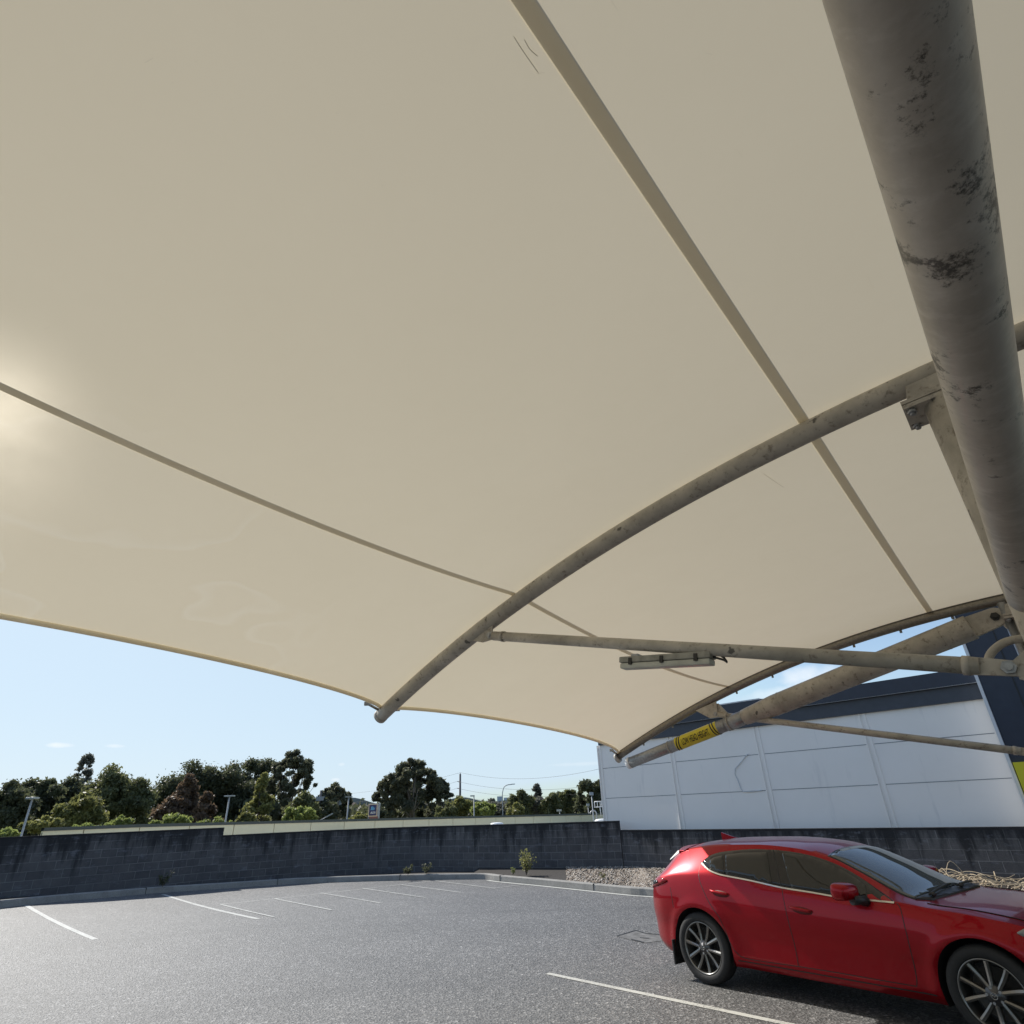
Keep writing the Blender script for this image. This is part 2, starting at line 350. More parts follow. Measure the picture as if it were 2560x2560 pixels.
def mat_paintline(lo=.44, hi=.60, nm='worn_line_paint'):
    q = NM(nm); w = q.world(); f = q.noise(w, 45, 4, .8); g = q.noise(w, 3, 3)
    s = q.n('ShaderNodeMath', operation='MULTIPLY_ADD'); q.l(g, s.inputs[0]); s.inputs[1].default_value = .35; q.l(f, s.inputs[2])
    q.base(q.ramp(s.outputs[0], [(lo, (.15, .15, .145)), (hi, (.50, .50, .465))])); q.b.inputs['Roughness'].default_value = .7; q.bump(f, .3, .004); return q.m
def mat_paint_red():
    q = NM('red_car_paint'); w = q.coord(); f = q.noise(w, 400, 2)
    q.base(q.ramp(f, [(.3, (.26, .001, .006)), (.7, (.34, .0015, .009))])); q.b.inputs['Metallic'].default_value = .6; q.b.inputs['Roughness'].default_value = .30
    q.b.inputs['Specular IOR Level'].default_value = .2; q.b.inputs['Coat Weight'].default_value = .45; q.b.inputs['Coat Roughness'].default_value = .025; return q.m
def glossy(name, c, rough=.05, spec=.5, metal=0):
    q = NM(name); f = q.noise(q.coord(), 12, 3); q.base(q.ramp(f, [(.3, tuple(x*.85 for x in c)), (.7, c)])); q.b.inputs['Roughness'].default_value = rough
    q.b.inputs['Specular IOR Level'].default_value = spec; q.b.inputs['Metallic'].default_value = metal; return q.m

M = dict(asphalt=mat_asphalt(), block=mat_block(), membrane=mat_membrane(), steel=mat_steel(), beam=mat_beam(), galv=mat_galv(),
         galvdark=mat_galv('dull_track_metal', (.30, .275, .235)), gravel=mat_gravel(), panel=mat_panel(),
         kerb=mat_concrete('kerb_concrete', (.31, .295, .265), .3), line=mat_paintline(), red=mat_paint_red(),
         glass=glossy('tinted_glass', (.012, .014, .014), .02, .6), trim=plain('black_trim', (.02, .02, .021), .45),
         glossblack=glossy('gloss_black_trim', (.012, .012, .013), .12), chrome=glossy('bright_metal', (.72, .70, .66), .18, .5, 1),
         rubber=plain('tyre_rubber', (.018, .018, .019), .75, bump=.1, scale=40), wheel=glossy('gunmetal_alloy', (.10, .10, .105), .32, .5, .7), wheelface=glossy('machined_alloy', (.25, .245, .235), .3, .5, .85),
         lamp_red=glossy('red_lens', (.30, .005, .01), .05, .6), lamp_clear=glossy('clear_lens', (.30, .30, .29), .05, .6),
         soil=plain('dark_mulch', (.035, .03, .026), .95, bump=.5, scale=25, vary=.4),
         navy=plain('navy_cladding', (.020, .027, .046), .45, vary=.1), navy2=plain('slate_cladding', (.050, .058, .075), .5, vary=.1), yellow=plain('yellow_panel', (.62, .56, .02), .5, vary=.05),
         trimlight=plain('pale_trim', (.62, .64, .66), .5, vary=.06), beige=mat_concrete('beige_render', (.92, .80, .50), .05), capgreen=plain('dark_green_flashing', (.05, .06, .05), .5),
         white=plain('white_plastic', (.80, .80, .80), .4, vary=.05), seam=mat_seam(),
         sign_y=plain('safety_yellow_vinyl', (.62, .52, .03), .45, vary=.08), black=plain('black_vinyl', (.012, .012, .012), .5, vary=.2),
         bark=plain('eucalypt_bark', (.22, .19, .16), .9, scale=2, vary=.4), barkdark=plain('dark_bark', (.07, .06, .05), .9, scale=2, vary=.4),
         polegrey=plain('painted_pole_grey', (.36, .38, .40), .5), lamphead=plain('lamp_head_grey', (.26, .30, .33), .45), timberpole=plain('timber_pole', (.14, .13, .13), .85),
         batten=plain('dirty_batten_plastic', (.30, .29, .25), .55, vary=.3, scale=14), battenlens=plain('fogged_diffuser', (.48, .48, .42), .4, vary=.15, scale=10), cable=plain('black_cable', (.03, .028, .025), .6))

# ------------------------------------------------------------------ GROUND
m = MB(); nx, ny = 90, 90
xs = np.linspace(-45, 45, nx); ys = np.linspace(-20, 45, ny)
for y in ys:
    for x in xs: m.v.append((x, y, gz(x, y)))
for j in range(ny-1):
    for i in range(nx-1): m.f.append((j*nx+i, j*nx+i+1, (j+1)*nx+i+1, (j+1)*nx+i)); m.sm.append(True)
# the deck ends just behind the walls: keep only faces in front of the wall band
wallL = [(-22, 4), (-15.2, 12.4), (-12.9, 16.2), (-11.4, 18.0), (-10.03, 19.7), (-9.3, 20.55), (-6.7, 22.3), (-4.2, 22.9), (-1.6, 22.3), (-.1, 21.5), (1.4, 20.9), (2.907, 20.396)]
wallR = [(2.907, 20.396), (9.97, 13.472), (17.1, 6.47), (27, -3.2)]
def wall_side(x, y):       # True if the point lies beyond the walls
    pts = wallL+wallR[1:]; az = math.atan2(x, y); r = math.hypot(x, y)
    for a, b in zip(pts[:-1], pts[1:]):
        a1, b1 = math.atan2(*a), math.atan2(*b)
        if a1 <= az <= b1:
            d = np.array([x, y])/max(r, 1e-6); e = np.array(b)-np.array(a)
            k = (a[0]*e[1]-a[1]*e[0])/(d[0]*e[1]-d[1]*e[0]); return r > k+1.6
    return False
m.f = [f for f in m.f if not all(wall_side(m.v[i][0], m.v[i][1]) for i in f)]; m.sm = [True]*len(m.f)
tag(m.build('car_park_surface', M['asphalt']), kind='structure')
g = MB(); R = 6000
g.add([(-R, -R, -5), (R, -R, -5), (R, R, -5), (-R, R, -5)], [(0, 1, 2, 3)])
tag(g.build('ground', plain('distant_ground', (.10, .11, .07), .9, scale=.02, vary=.3)), kind='structure')

# painted lines
def strip(mb, a, b, w, lift=.004, n=14):
    a = np.array(a[:2]); b = np.array(b[:2]); d = (b-a)/np.linalg.norm(b-a); p = np.array([-d[1], d[0]])*w/2
    vs = []
    for i in range(n+1):
        c = a+(b-a)*i/n
        for s in (-1, 1):
            q_ = c+s*p; vs.append((q_[0], q_[1], gz(*q_)+lift))
    mb.add(vs, [(2*i, 2*i+1, 2*i+3, 2*i+2) for i in range(n)])
ln = MB()
strip(ln, gnd(1368, 2434), gnd(2050, 2578), .085)
strip(ln, gnd(66, 2264), gnd(238, 2349), .10)
strip(ln, gnd(407, 2236), gnd(647, 2298), .10)
tag(ln.build('parking_lines', mat_paintline(.50, .66, 'chipped_line_paint')), kind='structure')
ln = MB()
strip(ln, gnd(550, 2261), gnd(1088, 2202.5), .06, .004, 30)
for a, b in [((550, 2261), (685, 2293)), ((686, 2247), (829, 2275.5)), ((802, 2233), (951, 2258)), ((905, 2221), (1064, 2244.6)), ((1001, 2212), (1153, 2231.6)), ((1087, 2202.5), (1238, 2221.5))]:
    strip(ln, gnd(*a), gnd(*b), .06, .007)
strip(ln, gnd(1238, 2221), gnd(1310, 2212), .05, .0095)
tag(ln.build('bay_lines', mat_paintline(.52, .70, 'faded_line_paint')), kind='structure')
# patched pit by the car
pt = MB()
poly = [gnd(*p) for p in [(1542, 2341), (1590, 2327), (1625, 2334), (1652, 2338), (1662, 2352), (1610, 2358), (1575, 2350)]]
pt.add([(p[0], p[1], p[2]+.004) for p in poly], [tuple(range(len(poly)))])
tag(pt.build('asphalt_patch', plain('patched_asphalt', (.13, .13, .13), .85, scale=9, vary=.45, bump=.5)), kind='structure')
pt = MB()
for a, b in [((1542, 2341), (1566, 2334)), ((1566, 2334), (1590, 2327)), ((1590, 2327), (1612, 2334)), ((1612, 2334), (1650, 2338)), ((1578, 2349), (1610, 2357)), ((1600, 2345), (1622, 2347))]:
    strip(pt, gnd(*a), gnd(*b), .03, .008, 2)
tag(pt.build('asphalt_crack', M['black']), kind='structure')

# kerb
kp = [(0, 2249.7), (146, 2237), (300, 2225), (400, 2216.8), (530, 2209), (660, 2200.6), (760, 2194.7), (880, 2190.5), (1000, 2187), (1100, 2185), (1180, 2184), (1206, 2184), (1220, 2185), (1250, 2188.7), (1348, 2197), (1440, 2205.5), (1576, 2218), (1646, 2222.5)]
kerb = [gnd(x, y, .15)[:2] for x, y in kp]
kerb = [kerb[0]+(kerb[0]-kerb[1])*3]+kerb
kerb += [kerb[-1]+(kerb[-1]-kerb[-3])*1.2, kerb[-1]+(kerb[-1]-kerb[-3])*4.0]
def offset_path(pts, d):
    out = []
    for i in range(len(pts)):
        t = pts[min(i+1, len(pts)-1)]-pts[max(i-1, 0)]; t = t/np.linalg.norm(t); out.append(pts[i]+d*np.array([-t[1], t[0]]))
    return out
def smooth_path(pts, n=5):
    out = []
    for i in range(len(pts)-1):
        p0 = pts[max(i-1, 0)]; p1 = pts[i]; p2 = pts[i+1]; p3 = pts[min(i+2, len(pts)-1)]
        for k in range(n):
            t = k/n; out.append(.5*((2*p1)+(-p0+p2)*t+(2*p0-5*p1+4*p2-p3)*t*t+(-p0+3*p1-3*p2+p3)*t**3))
    out.append(pts[-1]); return out
kerb_s = smooth_path([np.array(p) for p in kerb], 3)
def sweep(mb, path, prof):     # prof: list of (offset to back, z above ground)
    k = len(prof); rows = [offset_path(path, o) for o, _ in prof]
    vs = [(rows[j][i][0], rows[j][i][1], gz(path[i][0], path[i][1])+prof[j][1]) for i in range(len(path)) for j in range(k)]
    mb.add(vs, [(i*k+j, i*k+j+1, (i+1)*k+j+1, (i+1)*k+j) for i in range(len(path)-1) for j in range(k-1)])
kb = MB(); sweep(kb, kerb_s, [(-.012, -.05), (0, .13), (.02, .15), (.15, .15), (.155, .0)])
tag(kb.build('kerb', M['kerb']), kind='structure')
kj = MB()                                   # open joints across the kerb
acc = 0
for a, b in zip(kerb_s[:-1], kerb_s[1:]):
    l = np.linalg.norm(b-a); acc += l
    if acc > 3.4:
        acc = 0; t = (b-a)/l; nrm = np.array([-t[1], t[0]]); c = b
        ax = (np.array([t[0], t[1], 0]), np.array([nrm[0], nrm[1], 0]), UP)
        z0 = gz(*c); kj.box((c[0]+nrm[0]*.068, c[1]+nrm[1]*.068, z0+.072), .006, .082, .083, ax)
tag(kj.build('kerb_joints', M['black']), kind='structure')
# gutter line painted along the lit kerb
gl_ = MB(); seg = [p for p in kerb_s if p[0] > -1.05]; sweep(gl_, seg, [(-.16, .006), (-.035, .006)])
tag(gl_.build('gutter_line', M['line']), kind='structure')

# garden bed between kerb and wall
inner = offset_path(kerb_s, .15)
def wall_hit(x, y):
    pts = wallL+wallR[1:]; az = math.atan2(x, y)
    for a, b in zip(pts[:-1], pts[1:]):
        if math.atan2(*a) <= az <= math.atan2(*b):
            d = np.array([math.sin(az), math.cos(az)]); e = np.array(b)-np.array(a)
            k = (a[0]*e[1]-a[1]*e[0])/(d[0]*e[1]-d[1]*e[0]); return d*(k+.12)
    return np.array([x, y])*1.15
bed = MB(); vs = []; K = 7
for p in inner:
    q_ = wall_hit(*p)
    for j in range(K):
        t = j/(K-1); c = p*(1-t)+q_*t; hgt = .10 if p[0] < -1.5 else .12+.10*t
        vs.append((c[0], c[1], gz(*p)+hgt))
bed.add(vs, [(i*K+j, i*K+j+1, (i+1)*K+j+1, (i+1)*K+j) for i in range(len(inner)-1) for j in range(K-1)], True)
tag(bed.build('soil_and_gravel_shade', M['soil']), kind='structure')  # dark soil; left of the gravel its colour also stands in for wall shade
# gravel stones scattered over the right bed: one mass nobody could count
rng = np.random.default_rng(5)
def scatter_stones(n):
    V_ = []; F_ = []
    base = np.array([(1, 0, 0), (-1, 0, 0), (0, 1, 0), (0, -1, 0), (0, 0, .7), (0, 0, -.7)]); bf = [(0, 2, 4), (2, 1, 4), (1, 3, 4), (3, 0, 4), (2, 0, 5), (1, 2, 5), (3, 1, 5), (0, 3, 5)]
    idx = [i for i, p in enumerate(inner) if p[0] > .9]  # stones left out where the dark soil stands in for shaded gravel
    for _ in range(n):
        i = idx[0]+rng.random()*(min(len(idx)-2, 16)); i0 = int(i); fr = i-i0
        p = inner[i0]*(1-fr)+inner[i0+1]*fr; q_ = wall_hit(*p); t = rng.random()**.9; c = p*(1-t)+q_*t
        z = gz(*p)+.12+.10*t+.012; s = rng.uniform(.018, .045)
        ang = rng.uniform(0, 6.28); ca, sa = math.cos(ang), math.sin(ang); el = rng.uniform(.6, 1)
        o = len(V_)
        for b in base:
            x, y, zz = b[0]*s*(1+rng.uniform(-.2, .2)), b[1]*s*el*(1+rng.uniform(-.2, .2)), b[2]*s*.8
            V_.append((c[0]+x*ca-y*sa, c[1]+x*sa+y*ca, z+zz))
        F_ += [tuple(k+o for k in f) for f in bf]
    g_ = MB(); g_.v = V_; g_.f = F_; g_.sm = [True]*len(F_); return g_
tag(scatter_stones(7000).build('gravel', M['gravel']), 'pale river gravel filling the bed behind the kerb', 'gravel', kind='stuff')

# ------------------------------------------------------------------ BLOCK WALLS
def block_wall(name, pts, ztop, label, parent=None, part=None, u0=0.0, th=.19, zb=-.3):
    """pts: plan path of the visible face; built with its thickness behind; UV = run length, height."""
    pts = [np.array(p, float) for p in pts]
    mb = MB(); back = offset_path(pts, th); uv = []; u = u0
    rows = []
    for i, p in enumerate(pts):
        if i: u += np.linalg.norm(pts[i]-pts[i-1])
        b = back[i]
        for (c, z) in ((p, zb), (p, ztop), (b, ztop), (b, zb)):
            mb.v.append((c[0], c[1], z)); uv.append((u, z+(.0 if c is p else .19)-ztop+1.4))
    n = len(pts)
    for i in range(n-1):
        for j in range(3): mb.f.append((i*4+j, i*4+j+1, (i+1)*4+j+1, (i+1)*4+j))
    mb.f += [(0, 1, 2, 3), ((n-1)*4+3, (n-1)*4+2, (n-1)*4+1, (n-1)*4)]; mb.sm = [False]*len(mb.f)
    o = mb.build(name, M['block'], uv=uv, parent=parent)
    return o
wallL = [(x*(1.032 if x < -3 else 1.0), y*(1.032 if x < -3 else 1.0)) for x, y in wallL]
wl = [np.array(p) for p in wallL]
wl = smooth_path(wl, 4); ti = min(range(len(wl)), key=lambda i: np.linalg.norm(wl[i]-np.array((-9.3, 20.55))))
left_part = wl[:ti+1]; mid_part = wl[ti:]
sp = at(521, 2080, 1); 
w1 = thing('block_wall', (wallL[5][0], wallL[5][1], 0), 'dark stained concrete block wall curving round the left and back of the car park', 'wall')
block_wall('wall_section', left_part, 1.64, None, w1)
block_wall('wall_section', mid_part, 1.42, None, w1, u0=.13)
w2 = thing('block_wall', (wallR[0][0], wallR[0][1], 0), 'lower grey block wall with black runs, in front of the grey warehouse', 'wall')
wr_pts = [np.array(wallR[0])*(1-t)+np.array(wallR[1])*t for t in np.linspace(.003, 1, 8)]+[np.array(p) for p in wallR[2:]]
block_wall('wall_section', wr_pts, 1.168, None, w2, u0=.3)
# thin mortar coping smear on each
for pts, zt, par in ((left_part, 1.64, w1), (mid_part, 1.42, w1), (wr_pts, 1.168, w2)):
    mb = MB(); P = [np.array(p) for p in pts]; f0 = offset_path(P, -.004); b0 = offset_path(P, .195)
    for i in range(len(P)):
        for (c, z) in ((f0[i], zt-.035), (f0[i], zt+.012), (b0[i], zt+.012), (b0[i], zt-.035)): mb.v.append((c[0], c[1], z))
    for i in range(len(P)-1):
        for j in range(3): mb.f.append((i*4+j, i*4+j+1, (i+1)*4+j+1, (i+1)*4+j))
    mb.f += [(0, 1, 2, 3), tuple((len(P)-1)*4+k for k in (3, 2, 1, 0))]; mb.sm = [False]*len(mb.f)
    mb.build('wall_coping', plain('sooty_coping', (.022, .022, .024), .95, scale=5, vary=.5), par)

# ------------------------------------------------------------------ WAREHOUSE
DN = 17.1
def fp(x, z, d=0.0):            # x along the face (to the right), z up, d towards the camera
    P = (DN-d)*U - x*V; return np.array([P[0], P[1], z])
FX = (-V, -U, UP)
wh = thing('warehouse', fp(-7, -5), 'big grey rendered warehouse with dark fascia and yellow corner panel', 'building')
XL = -13.07; XR = -2.18
joints = [-10.30, -7.54, -4.78]
edges = [XL]+joints+[XR]
for i in range(4):
    a, b = edges[i], edges[i+1]
    mb = MB()
    mb.box(fp((a+b)/2, (-5+3.68)/2, -.1), (b-a)/2-.075, .1, (3.68+5)/2, FX)
    pn = mb.build('wall_panel', M['panel'], wh)
    # horizontal expansion joints, raised sealant
    jm = MB()
    for z in (2.07, 2.965): jm.box(fp((a+b)/2, z, .002), (b-a)/2-.09, .003, .007, FX)
    jm.build('sealant_joint', plain('grey_sealant', (.20, .21, .225), .8, vary=.2), pn)
for i, x in enumerate(edges):
    mb = MB(); w = .075
    mb.box(fp(x, (-5+3.68)/2, -.105), w, .1, (3.68+5)/2, FX)
    mb.box(fp(x-w+.012, (-5+3.68)/2, .012), .012, .02, (3.68+5)/2, FX)
    mb.box(fp(x+w-.02, (-5+3.68)/2, .008), .02, .016, (3.68+5)/2, FX)
    mb.build('joint_strip', M['panel'], wh)
mb = MB(); mb.box(fp(-7.62, 3.85, -.05), 5.42, .12, .168, FX); mb.build('lower_fascia', M['navy2'], wh)
mb = MB(); mb.box(fp(-7.62, 4.19, .04), 5.42, .14, .166, FX); mb.build('upper_fascia', M['navy'], wh)
mb = MB(); mb.box(fp(-7.62, 4.027, .16), 5.42, .02, .008, FX); mb.build('fascia_trim', M['polegrey'], wh)
mb = MB(); mb.box(fp(-10.2, 4.41, -1.2), 2.8, .9, .05, FX); mb.build('roof_edge', M['trimlight'], wh)
# main volume behind the face (hidden core) with return wall on the left
mb = MB(); mb.box(fp((XL+XR)/2-.02, (-5+4.3)/2, -6.25), (XR-XL)/2, 6.0, 4.62, FX); mb.build('side_wall', M['panel'], wh)
# unstuck paint/sealant strip hanging on the second panel
pk = MB(); pth = [onface(*p, DN-.02) for p in [(1870, 1885), (1862, 1893), (1850, 1908), (1838, 1922), (1837, 1935), (1845, 1952), (1852, 1972), (1858, 1979), (1878, 1979), (1905, 1976)]]
pk.tube(pth, .012, 6); pk.build('peeling_strip', M['trimlight'], wh)
pb = MB(); 
# dark tower with yellow panel
tw = MB(); tw.box(fp(1.5, 2.2, .05), 3.62, .35, 7.2, FX); tw.build('dark_tower', M['navy'], wh)
for x in (-1.55, .2, 2.0):
    t_ = MB(); t_.box(fp(x, 5.1, .405), .014, .006, 4.28, FX); t_.build('cladding_seam', M['black'], wh)
ye = MB(); ye.box(fp(1.5, -.25, .43), 3.60, .03, 1.0+1.6, FX); ye.build('yellow_panel', M['yellow'], wh)
et = MB(); et.box(fp(-2.155, 3.4, .30), .03, .13, 6, FX); et.build('edge_trim', M['trimlight'], wh)
# ------------------------------------------------------------------ BEIGE PARAPET BUILDING
pp = 2.5; bP0 = np.array([-6.62799, 15.124904])*pp; bD = np.array([0.6336073, 0.7736548])*pp
kl = (bP0[0]+.72849*bP0[1])/-(bD[0]+.72849*bD[1]); kr = 16.6
def bq(k, z, d=0): 
    nrm = np.array([-bD[1], bD[0]])/pp; P = bP0+k*bD+nrm*d; return np.array([P[0], P[1], z])
bAx = (np.array([bD[0], bD[1], 0])/pp, np.array([-bD[1], bD[0], 0])/pp, UP)
def btop(k): return 1.86-.030*max(0, k+2)
bb = thing('long_parapet_building', bq(4, -5), 'long low beige building parapet with dark green capping beyond the block wall', 'building')
ks = [kl]+[k for k in range(math.ceil(kl+.3), 17)]+[kr]
w_ = MB(); c_ = MB(); j_ = MB()
for a, b in zip(ks[:-1], ks[1:]):
    za, zb2 = btop(a)-.14, btop(b)-.14; g_ = .008
    a2, b2 = a+g_, b-g_
    vs = [bq(a2, -5), bq(b2, -5), bq(b2, zb2), bq(a2, za), bq(a2, -5, .3), bq(b2, -5, .3), bq(b2, zb2, .3), bq(a2, za, .3)]
    w_.add(vs, [(0, 1, 2, 3), (4, 7, 6, 5), (0, 3, 7, 4), (1, 5, 6, 2), (3, 2, 6, 7)])
    vs = [bq(a, btop(a)-.145, -.06), bq(b, btop(b)-.145, -.06), bq(b, btop(b), -.06), bq(a, btop(a), -.06), bq(a, btop(a)-.145, .4), bq(b, btop(b)-.145, .4), bq(b, btop(b), .4), bq(a, btop(a), .4)]
    c_.add(vs, [(0, 1, 2, 3), (4, 7, 6, 5), (3, 2, 6, 7), (0, 4, 5, 1)])
w_.build('parapet_wall', M['beige'], bb); c_.build('capping', M['capgreen'], bb)
j_.add([bq(kl, -5, .12), bq(kr, -5, .12), bq(kr, btop(kr)-.2, .12), bq(kl, btop(kl)-.2, .12)], [(0, 1, 2, 3)]); j_.build('wall_core', M['soil'], bb)
dk_ = MB(); pts_ = [(-17.5, 13.5), (-12, 21.5), (-7, 25.5), (-2, 26), (3.6, 24.5), (6.0, 60), (3.95, 60)]
fl_ = [tuple(bq(kl, 0, -.05)[:2]), (-13.6, 19.5), (-7.2, 24.6), (-2, 24.6), (2.6, 23.0), (9.0, 75), tuple(bq(kr, 0, -.05)[:2])]
dk_.prism([(x, y, -.1) for x, y in fl_], (0, 0, .2)); dk_.build('bounce_roof_deck', plain('pale_bounce_roofing', (.62, .62, .60), .6, scale=.3), bb)  # unseen deck under the vents, added pale to bounce sunlight onto the parapet
# roof vents in front of the parapet
def vent(px, py, wpx, dist, label):
    c = at(px, py, dist); c[2] = 0; dep = (at(px, py, dist)-C0)@cF; w = wpx*dep/FPX/2; top = at(px, py, dist)[2]
    t = thing('roof_vent', (c[0], c[1], .1), label, 'roof vent', 'white roof vents behind the wall')
    cap = MB(); prof = [(w*.93, top-.34*w), (w, top-.26*w), (w*.97, top-.16*w), (w*.8, top-.05*w), (w*.45, top), (0.01, top+.01)]
    n = 24
    vs = [(c[0]+r*math.cos(2*math.pi*k/n), c[1]+r*math.sin(2*math.pi*k/n), z) for r, z in prof for k in range(n)]
    cap.add(vs, [(i*n+k, i*n+(k+1) % n, (i+1)*n+(k+1) % n, (i+1)*n+k) for i in range(len(prof)-1) for k in range(n)], True)
    cap.build('vent_cap', M['white'], t)
    st = MB(); st.tube([(c[0], c[1], -.3), (c[0], c[1], top-.3*w)], w*.72, 20); st.build('vent_duct', M['galv'], t)
vent(860, 2074, 34, 44, 'white domed roof vent, only its crown showing over the wall middle')
vent(1242, 2056, 33, 44, 'white domed roof vent standing over the wall near the street lamp')
vent(1504, 2047, 36, 40, 'white domed roof vent beside the left edge of the grey warehouse')

# ------------------------------------------------------------------ CANOPY
def ribz(v): return -.0335*v*v
can = thing('shade_canopy', frame_pt(s1, .12, 0), 'cream tensile fabric shade canopy on curved steel ribs over the parking bays', 'canopy')
s0 = 2*s1-s2; sm1 = s0-(s2-s1); L_ = s2-s1
TIP = 6.3; VN = -5.2
def mem(s, v):
    t = ((s-sm1)/L_) % 1.0; q4 = 4*t*(1-t)
    if abs(s-s2) < 1e-6: q4 = 0
    dip = .13*q4*min(1, abs(v)/4)
    P = beam(s)+v*V
    return np.array([P[0], P[1], beam(s)[2]+ribz(v)-dip+.085])
def vedge(s):
    t = ((s-sm1)/L_) % 1.0
    if abs(s-s2) < 1e-6: t = 0
    q4 = 4*t*(1-t); return TIP-.45*(q4**.8)
mm_ = MB(); NS, NV = 96, 60
for i in range(NS+1):
    s = sm1+(s2+.03-sm1)*i/NS; s = min(s, s2)
    ve = vedge(s)
    for j in range(NV+1):
        w = j/NV; v = VN+(ve-VN)*w; mm_.v.append(tuple(mem(s, v)))
W_ = NV+1
mm_.f = [(i*W_+j, i*W_+j+1, (i+1)*W_+j+1, (i+1)*W_+j) for i in range(NS) for j in range(NV)]; mm_.sm = [True]*len(mm_.f)
membrane = mm_.build('membrane', M['membrane'], can)
# rolled hem along the free edge
he = MB()
for sa in (sm1, s0, s1):
    P = [mem(sa+L_*t, vedge(sa+L_*t))-np.array([0, 0, .012]) for t in np.linspace(.0001, .9999, 40)]
    he.tube(P, .022, 8)
he.build('edge_hem', M['membrane'], membrane)
# welded seam bands
for v0, w0 in ((1.02, .070), (4.02, .052), (-2.2, .06)):
    sb = MB(); 
    for i in range(81):
        s = sm1+(s2-sm1)*i/80
        for d in (-w0/2, w0/2):
            p = mem(s, v0+d); sb.v.append((p[0], p[1], p[2]+.004))
    sb.f = [(2*i, 2*i+1, 2*i+3, 2*i+2) for i in range(80)]; sb.sm = [True]*80
    sb.build('seam', M['seam'], membrane)
# marks on the fabric: water-line creases and scuffs found in the photo
def memhit(px, py):
    q = ray(px, py); s, v = 1.0, 3.0
    a1 = np.cross(q, [0, 0, 1.0]); a1 /= np.linalg.norm(a1); a2 = np.cross(q, a1)
    F = lambda s, v: np.array([(mem(s, v)-C0)@a1, (mem(s, v)-C0)@a2])
    for _ in range(40):
        f0 = F(s, v); J = np.column_stack([(F(s+1e-3, v)-f0)/1e-3, (F(s, v+1e-3)-f0)/1e-3])
        try: d = np.linalg.solve(J, f0)
        except Exception: break
        d = np.clip(d, -.8, .8); s -= d[0]; v -= d[1]
        if np.abs(d).max() < 1e-5: break
    return s, v
def mark(mb, pix, w, lift=.004, n=5):
    P = smooth_path([np.array(memhit(*p)) for p in pix], n) if len(pix) > 2 else [np.array(memhit(*p)) for p in pix]
    m3 = [mem(*p)-np.array([0, 0, lift]) for p in P]; k = len(m3); o = len(mb.v)
    for i in range(k):
        t = m3[min(i+1, k-1)]-m3[max(i-1, 0)]; b = np.cross(t, [0, 0, 1.0]); b /= max(np.linalg.norm(b), 1e-9); e = w/2*(1 if 0 < i < k-1 else .2)
        mb.v += [tuple(m3[i]-b*e), tuple(m3[i]+b*e)]
    mb.f += [(o+2*i, o+2*i+1, o+2*i+3, o+2*i+2) for i in range(k-1)]; mb.sm += [True]*(k-1)
sm_b = MB(); rr_ = random.Random(4)
for L in ([(1283, 88), (1310, 130), (1348, 184)], [(1340, 182), (1362, 180)], [(1310, 96), (1325, 122), (1345, 140)], [(425, 1158), (460, 1166), (500, 1176)], [(1840, 372), (1856, 392)], [(820, 1000), (836, 988)], [(2170, 690), (2186, 730)], [(1905, 1180), (1940, 1205), (1960, 1218)], [(1528, 0), (1545, 26)], [(1200, 700), (1206, 704)], [(360, 1076), (368, 1078)], [(1110, 690), (1114, 694)], [(828, 1284), (834, 1288)], [(880, 1510), (892, 1508)], [(480, 1190), (488, 1192)]):
    mark(sm_b, L, .0028)
for _ in range(16):
    x, y = rr_.uniform(20, 2000), rr_.uniform(20, 1300); a = rr_.uniform(-.9, .9); l = rr_.uniform(4, 26); s_, v_ = memhit(x, y)
    if sm1+.1 < s_ < s2-.1 and 0 < v_ < 5.6: mark(sm_b, [(x, y), (x+l*math.cos(a), y+l*math.sin(a))], .0025)
sm_b.build('scuff', plain('scuffed_fabric', (.72, .66, .54), .6, vary=.2), membrane)
# ribs
def rib(s, r, name='curved_rib', mat='steel'):
    vv = np.linspace(-5.2, 6.33, 60); c = [np.array([*(beam(s)+v*V)[:2], beam(s)[2]+ribz(v)+(.025 if mat != 'steel' else 0)]) for v in vv]
    m_ = MB().tube(c, r, 20); return m_.build(name, M[mat], can)
rib0 = rib(s0, .078)
rib1 = rib(s1, .078)
rib2 = rib(s2+.02, .060, mat='galvdark')
# tip plates and cable clamps
for s in (s0, s1, s2):
    c = frame_pt(s, 6.30, beam(s)[2]+ribz(6.30)); d = frame_pt(s, 6.345, beam(s)[2]+ribz(6.345))
    ec = MB(); ec.tube([c, d], .081, 24); ec.f[-1]; ec.build('tip_cap', M['steel'], can)
cl = MB()
for s in (s1, s2):
    for sg in (-1, 1):
        a = mem(s, 6.3); b = a+LDIR*sg*.22+np.array([0, 0, .01])
        cl.tube([a+np.array([0, 0, -.05]), b], .016, 8); cl.box(b, .035, .02, .02)
cl.build('corner_clamp', M['galvdark'], can)
# clamping track along rib two
tr = MB(); vv = np.linspace(.1, 6.25, 60)
for dz, dl, r in ((.088, -.005, .018), (.105, .03, .014)):
    tr.tube([np.array([*(beam(s2+dl)+v*V)[:2], beam(s2)[2]+ribz(v)+dz]) for v in vv], r, 8)
for v in np.arange(.8, 6.0, .62):
    p = np.array([*(beam(s2+.03)+v*V)[:2], beam(s2)[2]+ribz(v)-.050]); tr.box(p, .012, .012, .02)
tr.build('fabric_track', M['galvdark'], rib2)
